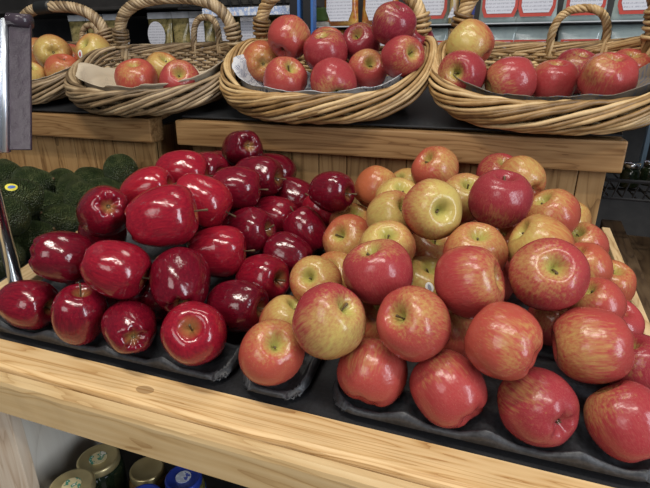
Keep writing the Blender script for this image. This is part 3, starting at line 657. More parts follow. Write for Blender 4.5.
AVOL = {'A1': 'largest avocado in front, round and rough, nearest the maroon red apple', 'A2': 'dark avocado right behind the round front one, touching a red apple', 'A3': 'avocado with a small yellow and blue sticker', 'A4': 'dark avocado at the back against the left wooden stand', 'A5': 'dark avocado farthest right, beside the gap of the wooden stands', 'A6': 'dark avocado just behind the round front one, toward the left', 'A7': 'dark green avocado behind the one with the sticker', 'A8': 'large smooth avocado at the left edge below the sign holder', 'A9': 'avocado low behind the maroon tapered red apple', 'A10': 'bright green avocado lying low below the round front one', 'A11': 'avocado at the bottom beside the chrome pole', 'A12': 'light olive avocado close behind the chrome pole', 'A13': 'shadowed avocado beneath the one with the sticker', 'A14': 'shadowed avocado low behind the red apple with the pale blossom end', 'A15': 'dark avocado low at the right, mostly behind the red apples'}
def avo_mesh(seed):
    rnd = random.Random(seed); prof = catmull([(0, 1.22), (.16, 1.19), (.34, 1.08), (.52, .86), (.68, .55), (.86, .15), (.95, -.22), (.93, -.52), (.78, -.82), (.5, -1.0), (.22, -1.07), (0, -1.08)], 3)
    seg = 36; vs = []; fs = []
    for r, z in prof[1:-1]:
        for k in range(seg):
            a = 2 * PI * k / seg; p = Vector((r * math.cos(a), r * math.sin(a), z * .98))
            p.x += .06 * p.z * p.z
            p *= 1 + .03 * mnoise.noise(p * 1.7 + Vector((seed, 0, 0))) + .012 * mnoise.noise(p * 9)
            vs.append(p)
    m = len(prof) - 2
    for i in range(m - 1):
        for k in range(seg):
            k2 = (k + 1) % seg; fs.append((i * seg + k, i * seg + k2, (i + 1) * seg + k2, (i + 1) * seg + k))
    fs.append(tuple(range(seg))); fs.append(tuple((m - 1) * seg + k for k in range(seg - 1, -1, -1)))
    me = MB().add(vs, fs).mesh('avocado_body', True); me.materials.append(M['avocado'])
    nb = MB().lathe([(.0, 1.17), (.07, 1.17), (.085, 1.21), (.06, 1.245), (0.0, 1.245)], 10).mesh('avocado_stem_button', True); nb.materials.append(M['stem'])
    return me, nb
AV = [avo_mesh(s) for s in range(4)]
for i, (key, x, y, z, r) in enumerate(AVO):
    dirs = Vector((math.cos(i * 2.1 + .4), .8 * math.sin(i * 2.1 + .4), .25 + .3 * math.sin(i)))
    root = thing('avocado', (x, y, z), AVOL[key], 'avocado', 'avocados in the bin left of the red apples', Vector((0, 0, 1)).rotation_difference(dirs))
    root.scale = (r,) * 3
    b = bpy.data.objects.new('body', AV[i % 4][0]); COL.objects.link(b); b.parent = root
    s_ = bpy.data.objects.new('stem_button', AV[i % 4][1]); COL.objects.link(s_); s_.parent = root
    if key == 'A3': sticker('sticker', b, root, (.45, -.55, .6), .26, M['sticker_yellow'], M['sticker_blue'])
tray('fruit_tray', -1.30, -.692, .400, .82, [(a[1], a[2]) for a in AVO], 'black moulded tray under the avocados')

# ------------------------------------------------------------------ wooden stands behind
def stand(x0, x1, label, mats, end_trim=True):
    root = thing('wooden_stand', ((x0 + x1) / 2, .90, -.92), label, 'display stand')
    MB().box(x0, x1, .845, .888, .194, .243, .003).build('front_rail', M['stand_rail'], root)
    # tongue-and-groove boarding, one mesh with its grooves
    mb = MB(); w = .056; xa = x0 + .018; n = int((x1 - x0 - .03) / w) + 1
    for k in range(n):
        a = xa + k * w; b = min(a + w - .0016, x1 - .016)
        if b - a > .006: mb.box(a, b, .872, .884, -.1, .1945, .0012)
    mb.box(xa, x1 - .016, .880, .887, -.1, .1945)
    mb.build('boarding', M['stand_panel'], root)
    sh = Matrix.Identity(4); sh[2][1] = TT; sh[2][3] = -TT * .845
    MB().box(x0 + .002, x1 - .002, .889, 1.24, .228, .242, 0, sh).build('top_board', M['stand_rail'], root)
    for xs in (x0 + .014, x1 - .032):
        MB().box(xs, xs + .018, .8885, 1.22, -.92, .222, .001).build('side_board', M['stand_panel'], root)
    # black mat follows the slope
    mt = MB().box(x0 + .006, x1 - .006, .862, 1.235, .2435, .2470, .001, sh).build('shelf_mat', M['mat'])
    return root, mt
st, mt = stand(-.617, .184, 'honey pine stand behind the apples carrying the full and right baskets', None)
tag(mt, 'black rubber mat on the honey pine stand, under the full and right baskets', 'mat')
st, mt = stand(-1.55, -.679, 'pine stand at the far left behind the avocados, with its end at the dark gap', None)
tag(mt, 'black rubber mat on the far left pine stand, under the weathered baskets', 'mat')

# ------------------------------------------------------------------ wicker baskets
def superell(th, a, b, e=2.3):
    c, s = math.cos(th), math.sin(th)
    k = (abs(c / a) ** e + abs(s / b) ** e) ** (-1 / e)
    return c * k, s * k

class Basket:
    def __init__(s, loc, rz, a, b, hf, hb, mat, label, hx, hy, htop, ear=None, tape=None, seed=0):
        s.a, s.b, s.hf, (s.hb, s.he) = a, b, hf, hb
        q = Quaternion((1, 0, 0), TILT) @ Quaternion((0, 0, 1), rz)
        s.root = thing('wicker_basket', loc, label, 'basket', None, q)
        rnd = random.Random(seed); R = s.root
        # base
        mb = MB(); n = 64
        for k in range(9):
            f = .99 - k * .115
            mb.tube([(superell(2 * PI * i / n, a * .76, b * .72)[0] * f, superell(2 * PI * i / n, a * .76, b * .72)[1] * f, .0045) for i in range(n)], .0042, 5, True)
        mb.build('base', mat, R, True, True)
        # woven wall: stakes and weavers
        mb = MB(); ns = 46; rows = 15
        for k in range(ns):
            th = 2 * PI * k / ns
            mb.tube([s.wall(th, t, 0) for t in (0, .25, .5, .75, 1)], .0026, 5)
        for rI in range(rows):
            t = (rI + .6) / (rows + .4); pts = []; m = ns * 4
            wob = rnd.uniform(-.0008, .0008)
            for i in range(m):
                th = 2 * PI * i / m
                o = .0034 * math.cos(PI * i / 4 + PI * rI)
                p = s.wall(th, t, o); p.z += wob + .001 * mnoise.noise((th * 3, rI * 3.1, seed)); pts.append(p)
            mb.tube(pts, .0034, 5, True)
        mb.build('woven_wall', mat, R, True, True)
        # rolled border
        mb = MB(); ns = 18; m = 340; turns = 2
        for k in range(ns):
            pts = []; rr = []
            ph = 2 * PI * k / ns + rnd.uniform(-.22, .22)
            for i in range(m):
                th = 2 * PI * i / m
                c = s.wall(th, 1.0, .004); x, y = superell(th, 1, 1); nx = Vector((x / a, y / b, 0)).normalized()
                an = turns * th + ph
                uu = (superell(th, a, b)[1] / b + 1) / 2; slim = 1.1 - .55 * uu
                jit = slim * (1 + .22 * mnoise.noise((th * 4, k * 5.3, seed)))
                pts.append(c + nx * (.0145 * math.cos(an) * jit) + Vector((0, 0, .0195 * math.sin(an) * jit)))
                rr.append(.0036 * (.35 + .65 * slim) * (1 + .12 * mnoise.noise((th * 6, k * 2.7, seed + 5))))
            mb.tube(pts, rr, 6, True)
        mb.build('rim', mat, R, True, True)
        # arched carrying handle of twisted canes
        s.arch('handle', mat, hx, hy, htop, 6, .0050, .0085, 8, rnd, True)
        hd = s.last_center
        if ear:
            ex, ew, eh = ear
            s.arch('ear_handle', mat, (ex - ew / 2, ex + ew / 2), None, eh, 4, .0034, .0044, 6, rnd, False)
        if tape:
            i0, i1 = int(len(hd) * tape[0]), int(len(hd) * tape[1])
            mbt = MB().tube(hd[i0:i1], .0155, 14); mbt.build('tape_wrap', M['tape'], R, True, True)
    def rim_h(s, x, y):
        u = max(0, min(1, (y / s.b + 1) / 2))
        return s.hf + (s.hb - s.hf) * u + s.he * abs(x / s.a) ** 3 * u
    def wall(s, th, t, off):
        x, y = superell(th, s.a, s.b); z = s.rim_h(x, y)
        k = .76 + .24 * (t ** .85); ky = .72 + .28 * (t ** .85)
        n = Vector((x / s.a ** 2, y / s.b ** 2, 0)).normalized()
        return Vector((x * k, y * ky, .004 + (z - .004) * t)) + n * off
    def arch(s, name, mat, hx, hy, htop, ns, sr, cr, turns, rnd, wrap):
        xa, xb = hx; n = 110; cen = []
        back = hy is None
        def base(xx):
            if back:
                th = math.acos(max(-1, min(1, xx / s.a))); 
                for _ in range(20):
                    px, py = superell(th, s.a, s.b); th += (px - xx) * 2.0
                return Vector((xx, py - .002, s.rim_h(px, py)))
            th = math.atan2(hy / s.b, xx / s.a); px, py = superell(th, s.a, s.b)
            return Vector((px, py, s.rim_h(px, py)))
        A, B = base(xa), base(xb)
        for i in range(n + 1):
            u = i / n; an = PI * u
            f = (1 - math.copysign(abs(math.cos(an)) ** .8, math.cos(an))) / 2
            h = math.sin(an) ** .62
            p = A.lerp(B, f); p.z += htop * h; p.y += (.02 if back else .0) * h
            cen.append(p)
        low = Vector((0, 0, -.025))
        cen = [cen[0] + low] + [cen[0] + low * .5] + cen + [cen[-1] + low * .5] + [cen[-1] + low]
        s.last_center = cen
        mb = MB(); nrm = None; frames = []
        for i, p in enumerate(cen):
            t = (cen[min(i + 1, len(cen) - 1)] - cen[max(i - 1, 0)]).normalized()
            if nrm is None: nrm = Vector((0, 1, 0))
            nrm = (nrm - t * nrm.dot(t)).normalized(); frames.append((nrm, t.cross(nrm)))
        for k in range(ns):
            pts = []
            for i, p in enumerate(cen):
                an = 2 * PI * (k / ns + turns * i / len(cen)); e, f = frames[i]
                pts.append(p + (e * math.cos(an) + f * math.sin(an)) * cr)
            mb.tube(pts, sr, 6)
        mb.tube(cen, cr * .8, 6)
        if wrap:
            for end in (0, 1):
                for w in range(5):
                    i = 3 + w * 2 if end == 0 else len(cen) - 4 - w * 2
                    c = cen[i]; e, f = frames[i]
                    mb.tube([c + (e * math.cos(a) + f * math.sin(a)) * (cr + sr * 1.5) for a in [2 * PI * q / 14 for q in range(14)]], .0036, 5, True)
        mb.build(name, mat, s.root, True, True)
    def liner(s, name, mat, label, seed, flap, thmin=0, thmax=2 * PI, cat='paper'):
        """a crumpled sheet pressed into the basket, its edge standing at the rim"""
        root = bpy.data.objects.new(name, None)
        full = thmax - thmin > 6.2; n = 96; ts = [0, .35, .7, .85, .95, 1.0, 1.06, 1.12]
        vs = []; fs = []
        for j, t in enumerate(ts):
            for i in range(n + (0 if full else 1)):
                th = thmin + (thmax - thmin) * i / n
                kk = max(0, min(1, .62 - math.sin(th) * .9)); kk = .30 + .70 * kk * kk * (3 - 2 * kk)
                p = s.wall(th, min(t, 1) * kk, -.0185 - .002 * (1 - min(t, 1)))
                if j == 0: p = Vector((p.x * .9, p.y * .9, .0115))
                w = mnoise.noise((math.cos(th) * 3 + seed, math.sin(th) * 3, t * 2))
                w2 = mnoise.noise((math.cos(th) * 9 + seed, math.sin(th) * 9, t * 5))
                nr = Vector((p.x, p.y, 0)).normalized()
                if t > .3 and t <= 1: p += nr * min(.0, .006 * (w2 - .3)) 
                if t >= 1: 
                    ex = flap * max(0.25, min(1, .6 + 1.3 * w)) * (t - 1) / .12
                    p += Vector((0, 0, .023 * kk + ex * .45)) + nr * (ex * .5 + .006 * w2 * (t > 1)); p.z += .004 * w2 * (t > 1)
                else: p += Vector((.004 * w2, -.003 * w2, .003 * abs(w2)))
                vs.append(p)
        m = n if full else n + 1
        for j in range(len(ts) - 1):
            for i in range(n):
                i2 = (i + 1) % m if full else i + 1
                fs.append((j * m + i, j * m + i2, (j + 1) * m + i2, (j + 1) * m + i))
        if full: fs.append(tuple(range(m - 1, -1, -1)))
        mb = MB().add(vs, fs)
        mw = Matrix.Translation(s.root.location) @ s.root.rotation_quaternion.to_matrix().to_4x4()
        mb.v = [mw @ p for p in mb.v]
        o = mb.build(name, mat, None, True)
        md = o.modifiers.new('thickness', 'SOLIDIFY'); md.thickness = .0007; md.offset = 0
        tag(o, label, cat); return o

def shelf_z(y): return .2508 + TT * (y - .845)
B3 = Basket((-.333, .967, shelf_z(.967)), 0.0, .196, .137, .028, (.068, .07), M['wicker_gold'], 'golden wicker basket in the middle, heaped with crimson apples', (-.17, .17), .055, .12, None, None, 1)
B4 = Basket((.066, .967, shelf_z(.967)), 0.0, .183, .135, .028, (.076, .05), M['wicker_gold'], 'golden wicker basket on the right with a small ear handle on its back rim', (-.15, .15), .055, .13, (.050, .092, .066), None, 2)
B2 = Basket((-.722, .964, shelf_z(.964)), .15, .184, .137, .028, (.082, .03), M['wicker_grey'], 'weathered wicker basket holding only three apples', (-.125, .165), .07, .110, (.065, .07, .065), None, 3)
B1 = Basket((-1.085, 1.0, shelf_z(1.0)), 0.0, .168, .137, .028, (.082, .03), M['wicker_grey'], 'wicker basket at the far left with black tape on its handle', (-.12, .155), .06, .100, (.03, .06, .05), (.40, .50), 4)
B2.liner('paper_liner', M['paper'], 'beige paper lining the nearly empty weathered basket', 3.0, .026)
B3.liner('newspaper_liner', M['newsprint'], 'newspaper lining the full middle basket', 8.0, .020)
B4.liner('newspaper_liner', M['news_dark'], 'dark printed paper lining the right basket', 12.0, .026)
B1.liner('paper_liner', M['paper'], 'paper lining the far left basket', 17.0, .010)

# ------------------------------------------------------------------ metal sign holder
sg = thing('sign_holder', (-.637, .457, tz(.457) + .024), 'chrome sign holder on a pole between the avocados and red apples, at the left edge', 'sign holder')
MB().tube([(-.637, .457, tz(.457) + .033), (-.637, .457, .47)], .0095, 20).build('pole', M['chrome'], sg, True)
MB().lathe([(.0, 0), (.019, 0), (.019, .004), (.012, .008), (0.0, .008)], 24, Matrix.Translation((-.637, .457, tz(.457) + .0285))).build('foot', M['chrome'], sg, True)
P = lambda u, v, w: Vector((-.531, .4445, .394)) + u_ax * u + v_ax * v + w_ax * w
u_ax = Vector((.943, .332, 0)).normalized(); v_ax = Vector((.10, -.335, -.935)).normalized()
v_ax = (v_ax - u_ax * v_ax.dot(u_ax)).normalized(); w_ax = u_ax.cross(v_ax)   # out of the sheet, away from the viewer
def pbox(mb, u0, u1, v0, v1, w0, w1, bev=.0008):
    m = Matrix((( u_ax.x, v_ax.x, w_ax.x, 0), (u_ax.y, v_ax.y, w_ax.y, 0), (u_ax.z, v_ax.z, w_ax.z, 0), (0, 0, 0, 1)))
    m = Matrix.Translation((-.531, .4445, .394)) @ m
    return mb.box(u0, u1, v0, v1, w0, w1, bev, m)
pbox(MB(), .000, .0245, .000, .139, .0, .003).build('sheet', M['dull_metal'], sg)
pbox(MB(), -.105, .000, .002, .141, .002, .004).build('sheet_back', M['dull_metal'], sg)
mb = MB()
for uu, rr in ((-.0035, .0036), (-.0118, .0050)):
    mb.tube([P(uu, -.006, -.001), P(uu, .142, -.001)], rr, 14)
mb.build('channel', M['brushed'], sg, True)
mb = MB(); mb.tube([P(.000, -.006, .001), P(.024, -.004, .001)], .0078, 18)
mb.build('clip_roll', M['dull_metal'], sg, True)
mb = MB(); mb.tube([P(-.11, -.004, .006), P(.0, -.004, .006)], .004, 10); mb.tube([Vector((-.637, .457, .40)), P(-.09, .0, .006)], .004, 10)
mb.build('arm', M['chrome'], sg, True)

# ------------------------------------------------------------------ jars on the lower shelf
def jar(x, y, r, h, lidm, bodym, label, label_m=None, emblem=None):
    root = thing('glass_jar', (x, y, -.2995), label, 'jar', 'jars on the lower shelf')
    T = Matrix.Translation((x, y, -.2995))
    k = r * 1.12
    MB().lathe([(0, 0), (k * .9, 0), (k, .006), (k, h - .022), (k * .93, h - .014), (r * .93, h - .009), (r * .93, h - .004), (0, h - .004)], 36, T).build('glass_body', bodym, root, True)
    MB().lathe([(r * .93, h - .012), (r * .985, h - .012), (r, h - .010), (r, h - .002), (r * .95, h), (r * .86, h), (r * .82, h - .0012), (0.0001, h - .0012)], 44, T).build('lid', lidm, root, True)
    if emblem:
        MB().lathe([(0.0001, h - .0011), (r * .42, h - .0011), (r * .42, h - .0002), (.0001, h - .0002)], 32, T).build('lid_emblem', emblem, root, False)
        lid = [c for c in root.children if c.name.startswith('lid')][0]
    if label_m:
        mb = MB(); n = 28; vs = []; fs = []
        for i in range(n + 1):
            a = -2.6 + 3.6 * i / n
            for zz in (.012, h - .026): vs.append((x + (k + .0004) * math.cos(a), y + (k + .0004) * math.sin(a), -.2995 + zz))
        for i in range(n): fs.append((2 * i, 2 * i + 2, 2 * i + 3, 2 * i + 1))
        o = mb.add(vs, fs).build('paper_label', label_m, root, True)
        md = o.modifiers.new('thickness', 'SOLIDIFY'); md.thickness = .0004; md.offset = 1
    return root
def mat_emblem(name, c1, c2, c3):
    m, nt, b = new_mat(name)
    n = noise_tex(nt, coords(nt, (1, 1, 1)), 95, 2)
    nt.links.new(ramp(nt, n, [(.42, c1), (.5, c2), (.58, c3)], 'CONSTANT'), b.inputs['Base Color']); b.inputs['Roughness'].default_value = .35
    return m
gold = mat_plain('gold_lid', (.50, .42, .22), .35, .7, nscale=30, namt=.1)
blue = mat_plain('blue_lid', (.025, .05, .32), .3, .2, nscale=30, namt=.2)
green_glass = mat_mottle('dark_green_jar', [(.006, .010, .006), (.012, .02, .010), (.02, .03, .012)], 60, .08)
amber = mat_mottle('brown_relish_jar', [(.05, .03, .015), (.14, .085, .035), (.22, .15, .07)], 130, .1)
olive = mat_mottle('olive_pesto_jar', [(.05, .05, .015), (.13, .12, .04), (.2, .18, .07)], 150, .1)
em1 = mat_emblem('lid_print_green', (.52, .45, .26), (.06, .22, .15), (.6, .58, .5))
em2 = mat_emblem('lid_print_white', (.45, .5, .6), (.6, .65, .75), (.08, .12, .45))
jar(-.510, .424, .0300, .0995, gold, green_glass, 'dark green jar with a round emblem on its gold lid, against the grey side panel', None, em1)
jar(-.503, .368, .0300, .1055, gold, green_glass, 'dark green jar with a gold lid, nearest the front at the lower left', None, em1)
jar(-.444, .448, .0255, .0785, gold, amber, 'brown jar with a plain gold lid', None, None)
jar(-.372, .440, .0260, .0945, blue, olive, 'olive jar with a blue printed lid, under the pine fascia at the right', mat_plain('blue_jar_label', (.03, .10, .4), .35, nscale=80, namt=.6), em2)
jar(-.402, .390, .0260, .0945, blue, olive, 'jar with a blue printed lid, in front of the olive one', None, em2)

# ------------------------------------------------------------------ rack of packages behind the baskets
rack = thing('wire_rack', (-.45, 1.42, -.92), 'black rack of packaged goods standing behind the baskets', 'shelf rack')
MB().box(-.505, .65, 1.335, 1.56, .4345, .4375, .001).build('ledge', mat_plain('clear_plastic_ledge', (.45, .47, .50), .2), rack)
MB().box(-1.75, .65, 1.335, 1.56, .2345, .2375, .001).build('ledge', M['black_metal'], rack)
MB().box(-1.75, -.56, 1.325, 1.56, .496, .504, .001).build('upper_shelf', M['dark_back'], rack)
MB().box(-1.75, .65, 1.565, 1.580, -.92, .95).build('back_board', M['dark_back'], rack)
for px in (-.552, -.515): MB().box(px, px + .022, 1.29, 1.312, -.92, .95, .001).build('post', M['black_metal'], rack)
for px in (-.530, -.493): MB().box(px + .0005, px + .0075, 1.287, 1.312, -.90, .93, .001).build('post_strip', M['blue_metal'], rack)
mb = MB()
for k in range(22): mb.tube([(-.90 + k * .016, 1.318, .522), (-.892 + k * .016 + (.008 if k % 2 else -.008), 1.318, .492)], .0018, 5)
mb.tube([(-.91, 1.318, .522), (-.55, 1.318, .522)], .0026, 6); mb.tube([(-.91, 1.318, .490), (-.55, 1.318, .490)], .0026, 6)
mb.build('wire_edge', M['black_metal'], rack)
MB().box(-.83, -.56, 1.316, 1.3235, .468, .4895, .0005).build('price_strip', mat_mottle('price_strip', [(.70, .72, .75), (.72, .74, .78), (.25, .35, .6), (.75, .77, .8), (.6, .2, .15)], 60, .4), rack)

lab_white = mat_print_label('pouch_label', (.56, .57, .63), (.22, .22, .28))
red_border = mat_plain('pouch_red_border', (.42, .05, .035), .4)
orange_food = mat_mottle('orange_pouch', [(.16, .04, .015), (.40, .12, .03), (.55, .33, .07), (.35, .08, .03)], 32, .25)
teal_pouch = mat_mottle('pale_teal_pouch', [(.36, .46, .46), (.42, .50, .48), (.30, .36, .38)], 18, .2)
stripe_pouch = mat_mottle('striped_red_yellow_pouch', [(.50, .07, .04), (.62, .45, .10), (.60, .52, .45), (.5, .1, .05)], 26, .25, (3, 1, .5))
herb_bag = mat_mottle('dried_herb_bag', [(.05, .047, .02), (.15, .125, .045), (.30, .24, .10), (.09, .09, .045)], 55, .18)
film = mat_plain('clear_bag_film', (.5, .52, .55), .18, nscale=25, namt=.25)

def pillow(x0, x1, z0, z1, yc, th, n=10, seal=.08):
    mb = MB(); vs = []; fs = []
    for side in (1, -1):
        for j in range(n + 1):
            for i in range(n + 1):
                u, v = i / n, j / n
                b = (math.sin(PI * u) ** .6) * (math.sin(PI * min(1, v / (1 - seal))) ** .5 if v < 1 - seal else 0)
                b += .05 * mnoise.noise((u * 4 + x0 * 30, v * 4, side))
                pinch = 1 - .05 * math.sin(PI * v)
                vs.append(((x0 + x1) / 2 + (u - .5) * (x1 - x0) * pinch, yc - side * (th / 2 * max(0, b) + .0006), z0 + (z1 - z0) * v))
    m = (n + 1) ** 2
    for side in (0, 1):
        for j in range(n):
            for i in range(n):
                a = side * m + j * (n + 1) + i; q = (a, a + 1, a + n + 2, a + n + 1); fs.append(q if side == 0 else q[::-1])
    ring = [i for i in range(n + 1)] + [(j + 1) * (n + 1) - 1 for j in range(1, n + 1)] + [n * (n + 1) + i for i in range(n - 1, -1, -1)] + [j * (n + 1) for j in range(n - 1, 0, -1)]
    for a, b in zip(ring, ring[1:] + ring[:1]): fs.append((a, b, m + b, m + a))
    return mb.add(vs, fs)

def plate(x0, x1, z0, z1, y, cut=0.0, th=.0008, round_=False):
    """thin printed label, lower corners tapered"""
    if round_:
        cx, cz, rx, rz = (x0 + x1) / 2, (z0 + z1) / 2, (x1 - x0) / 2, (z1 - z0) / 2
        pts = [(cx + rx * math.cos(2 * PI * k / 28), cz + rz * math.sin(2 * PI * k / 28)) for k in range(28)]
    else:
        pts = [(x0 + cut, z0), (x1 - cut, z0), (x1, z0 + cut * 2.5), (x1, z1), (x0, z1), (x0, z0 + cut * 2.5)]
    n = len(pts)
    return MB().add([(a, y, b) for a, b in pts] + [(a, y + th, b) for a, b in pts], [tuple(range(n))] + [tuple(range(2 * n - 1, n - 1, -1))] + [(i, (i + 1) % n, n + (i + 1) % n, n + i) for i in range(n)])

def pouch(x, w, z0, z1, body, border, label, group, lw=.8, y=1.37, th=.03):
    root = thing('snack_pouch', (x, y, z0), label, 'pouch', group)
    pillow(x - w / 2, x + w / 2, z0, z1, y, th).build('pouch_body', body, root, True)
    yf = y - th / 2 - .0022; a = w * lw / 2
    if border:
        bd = plate(x - a, x + a, z0 + .012, z1 - .03, yf, .007).build('label_border', border, root)
        plate(x - a * .83, x + a * .83, z0 + .020, z1 - .034, yf - .0011, .006).build('label', lab_white, bd)
    else:
        plate(x - a, x + a, z0 + .012, z1 - .03, yf, .010).build('label', lab_white, root)
    return root
ZU0, ZU1, ZL0, ZL1 = .4385, .575, .2385, .4300
right = [(-.199, 'teal', 'right above the middle basket\'s handle base'), (-.035, 'teal', 'left of the long pale gap, behind the right basket\'s handle'), (.047, 'teal', 'above the left part of the right basket\'s back rim'), (.150, 'teal', 'directly above the ear handle of the right basket'), (.255, 'teal', 'at the far right behind the handle foot of the right basket')]
for x, _, where in right:
    pouch(x, .094, ZU0, ZU1, teal_pouch, red_border, 'upper red bordered pouch, ' + where, 'red bordered pouches', .86)
    pouch(x, .094, ZL0, ZL1, teal_pouch, red_border, 'lower red bordered pouch, ' + where, 'red bordered pouches', .86)
for x, where in ((-.437, 'second from the blue striped post'), (-.330, 'behind the highest crimson apple')):
    pouch(x, .098, ZU0, ZU1, orange_food, None, 'upper orange food pouch, ' + where, 'orange food pouches', .72)
    pouch(x, .098, ZL0, ZL1, orange_food, None, 'lower orange food pouch, ' + where, 'orange food pouches', .72)
for i, (x, where) in enumerate(((-.142, 'nearer the middle basket'), (-.118, 'beside the navy tag'))):
    pouch(x, .022, ZU0, ZU1, stripe_pouch, None, 'narrow red and yellow striped pouch seen edge on, ' + where, 'striped pouches', .01, 1.36, .06)
pouch(-.128, .05, ZL0, ZL1, stripe_pouch, None, 'lower red and yellow striped pouch above the green and orange apple', 'striped pouches', .1, 1.37, .03)
MB().add([(-.112, 1.318, .445), (-.103, 1.318, .4395), (-.090, 1.318, .445), (-.086, 1.318, .53), (-.108, 1.318, .53), (-.112, 1.320, .445), (-.103, 1.320, .4395), (-.090, 1.320, .445), (-.086, 1.320, .53), (-.108, 1.320, .53)], [(0, 1, 2, 3, 4), (9, 8, 7, 6, 5), (0, 5, 6, 1), (1, 6, 7, 2), (2, 7, 8, 3), (3, 8, 9, 4), (4, 9, 5, 0)]).build('hang_tag', mat_plain('navy_tag', (.012, .022, .16), .4))
tag(bpy.data.objects['hang_tag'], 'navy blue tag hanging among the red bordered pouches', 'tag')
# clear bags of dried herbs on the left
bags = [(-1.335, .068, 0, 'behind the small ear handle of the far left basket'), (-1.265, .064, 0, 'the wider of two behind the far left basket\'s handle'), (-1.195, .066, 0, 'darker one right of the pair behind the far left basket'), (-1.015, .085, 2, 'with an oval white label on its front'), (-.940, .062, 0, 'right beside the one with the oval label'), (-.866, .084, 1, 'with a white label, left of its twin'), (-.781, .084, 1, 'with a white label, right of its twin'), (-.699, .078, 1, 'with a shaded label, behind the weathered basket\'s handle'), (-.622, .072, 0, 'unlabelled, left of the black post')]
for x, w, k, where in bags:
    root = thing('herb_bag', (x, 1.37, .30), 'clear bag of dried herbs ' + where, 'bag', 'clear bags of dried herbs')
    pillow(x - w / 2, x + w / 2, .30, .470, 1.37, .03).build('bag_contents', herb_bag, root, True)
    plate(x - w / 2, x + w / 2, .4705, .488, 1.368, .0, .002).build('bag_top', film, root)
    if k == 1: plate(x - w * .40, x + w * .18, .33, .468, 1.3515, .004).build('label', lab_white, root)
    if k == 2: plate(x - w * .42, x + w * .32, .385, .462, 1.3515, round_=True).build('label', lab_white, root); 
MB().box(-1.75, -.60, 1.335, 1.56, .2885, .2985, .001).build('ledge', M['black_metal'], rack)
cv = thing('stone_jar', (-.485, 1.40, .2385), 'mottled grey container just right of the blue striped post', 'container')
MB().box(-.512, -.466, 1.36, 1.44, .239, .452, .008).build('container_body', mat_mottle('mottled_grey', [(.12, .12, .11), (.24, .23, .21), (.30, .29, .27)], 60, .6), cv)
MB().box(-.510, -.468, 1.362, 1.438, .4525, .486, .004).build('container_lid', mat_plain('green_cap', (.05, .09, .02), .5), cv)
rb = MB().box(-1.148, -1.128, 1.345, 1.36, .30, .412, .003).build('price_card', mat_mottle('red_white_card', [(.75, .74, .72), (.7, .7, .7), (.5, .04, .04)], 14, .4)); tag(rb, 'small red and white card between the herb bags', 'card')

# ------------------------------------------------------------------ dark neighbours at the right
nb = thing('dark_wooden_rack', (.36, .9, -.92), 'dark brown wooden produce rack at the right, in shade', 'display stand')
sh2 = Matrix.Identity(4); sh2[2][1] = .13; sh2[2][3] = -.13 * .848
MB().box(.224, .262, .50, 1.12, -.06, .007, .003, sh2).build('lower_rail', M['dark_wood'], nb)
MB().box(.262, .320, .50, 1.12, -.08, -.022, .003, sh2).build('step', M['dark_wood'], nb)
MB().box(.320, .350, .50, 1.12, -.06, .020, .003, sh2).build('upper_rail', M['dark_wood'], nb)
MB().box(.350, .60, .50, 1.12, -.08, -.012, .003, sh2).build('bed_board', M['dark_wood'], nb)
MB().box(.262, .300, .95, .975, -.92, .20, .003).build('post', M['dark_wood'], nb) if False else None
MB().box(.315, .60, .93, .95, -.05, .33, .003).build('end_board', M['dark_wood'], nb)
wr = thing('wire_shelf', (.40, 1.12, -.92), 'black wire shelf unit in the gap at the right, behind the pine stand', 'shelf rack')
mb = MB()
for k in range(15): mb.tube([(.20 + k * .022, .98, .125), (.20 + k * .022, 1.27, .125)], .002, 5)
for yy in (.98, 1.06, 1.14, 1.22): mb.tube([(.19, yy, .122), (.56, yy, .122)], .003, 6)
mb.tube([(.19, .98, .155), (.56, .98, .155)], .0035, 6)
for k in range(24): mb.tube([(.19 + k * .016, .98, .123), (.197 + k * .016, .98, .155)], .0016, 5)
mb.build('wire_grid', M['black_metal'], wr)
MB().box(.288, .306, 1.15, 1.168, .128, .46, .002).build('post', M['black_metal'], wr)
MB().box(.279, .2875, 1.15, 1.166, .128, .44, .001).build('post_strip', mat_plain('pale_blue_strip', (.12, .18, .25), .3), wr)
for x, z0, z1, c, l in ((.350, .126, .245, stripe_pouch, 'red and yellow packet on the wire shelf in the right gap'), (.425, .126, .215, orange_food, 'orange packet at the edge of the frame on the wire shelf')):
    root = thing('snack_packet', (x, 1.15, z0), l, 'packet', 'packets on the wire shelf')
    pillow(x - .035, x + .035, z0 + .004, z1, 1.15, .03).build('packet_body', c, root, True)
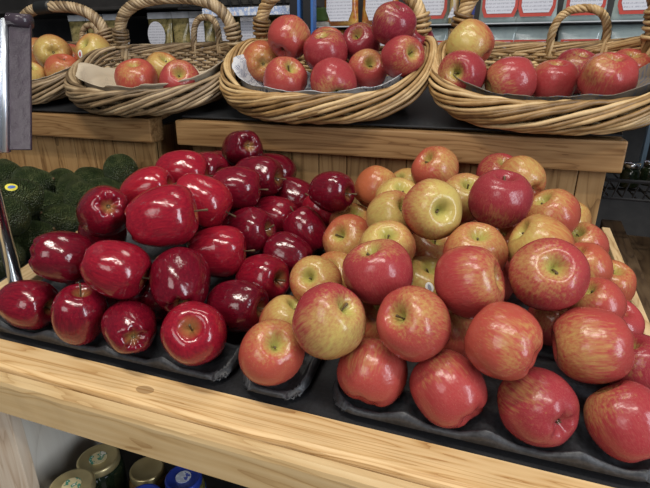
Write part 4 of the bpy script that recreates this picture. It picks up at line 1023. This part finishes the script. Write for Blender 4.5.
for i, (x, y, l) in enumerate(((.245, 1.06, 'nearest the pine stand'), (.285, 1.09, 'in the middle of the gap'))):
    root = thing('glass_jar', (x, y, .128), 'small dark jar on the wire shelf at the right, ' + l, 'jar', 'jars on the wire shelf')
    T = Matrix.Translation((x, y, .128))
    MB().lathe([(0, 0), (.015, 0), (.017, .003), (.017, .03), (.013, .036), (0, .036)], 24, T).build('glass_body', green_glass, root, True)
    MB().lathe([(0, .0362), (.014, .0362), (.014, .046), (0, .046)], 24, T).build('lid', M['chrome'], root, True)

# ------------------------------------------------------------------ light
def area(name, loc, target, sx, sy, power, col):
    l = bpy.data.lights.new(name, 'AREA'); l.shape = 'RECTANGLE'; l.size = sx; l.size_y = sy; l.energy = power; l.color = col
    o = bpy.data.objects.new(name, l); COL.objects.link(o); o.location = loc
    o.rotation_euler = (Vector(target) - Vector(loc)).to_track_quat('-Z', 'Y').to_euler(); return o
area('shop_window', (2.2, -.70, .95), (-.1, .55, .15), .5, 2.0, 44, (.86, .92, 1.0))
area('shop_door', (-.7, -2.6, 1.9), (-.1, .5, .1), 1.5, 1.5, 34, (1.0, .97, .93))
for x, y, e in ((-.75, -.20, 26), (.40, -.45, 26), (-.2, 1.0, 8)):
    l = bpy.data.lights.new('ceiling_lamp', 'AREA'); l.shape = 'RECTANGLE'; l.size = .9; l.size_y = .14; l.energy = e; l.color = (1, .94, .84)
    o = bpy.data.objects.new('ceiling_lamp', l); COL.objects.link(o); o.location = (x, y, 2.3)
w = bpy.data.worlds.new('shop_air'); scene.world = w; w.use_nodes = True
w.node_tree.nodes['Background'].inputs['Color'].default_value = (.78, .86, 1.0, 1)
w.node_tree.nodes['Background'].inputs['Strength'].default_value = .09

# ------------------------------------------------------------------ camera
cam = bpy.data.cameras.new('camera'); co = bpy.data.objects.new('camera', cam); COL.objects.link(co)
cam.sensor_fit = 'HORIZONTAL'; cam.sensor_width = 36; cam.lens = 36 * 488 / 650
cam.clip_start = .02
Y, Pp = math.radians(19.4), math.radians(20.9)
co.location = (0, 0, .36)
co.rotation_euler = (PI / 2 - Pp, 0, Y)
scene.camera = co
scene.view_settings.view_transform = 'Standard'; scene.view_settings.look = 'None'
scene.view_settings.gamma = 1; scene.view_settings.use_curve_mapping = False
scene.view_settings.exposure = 0.1
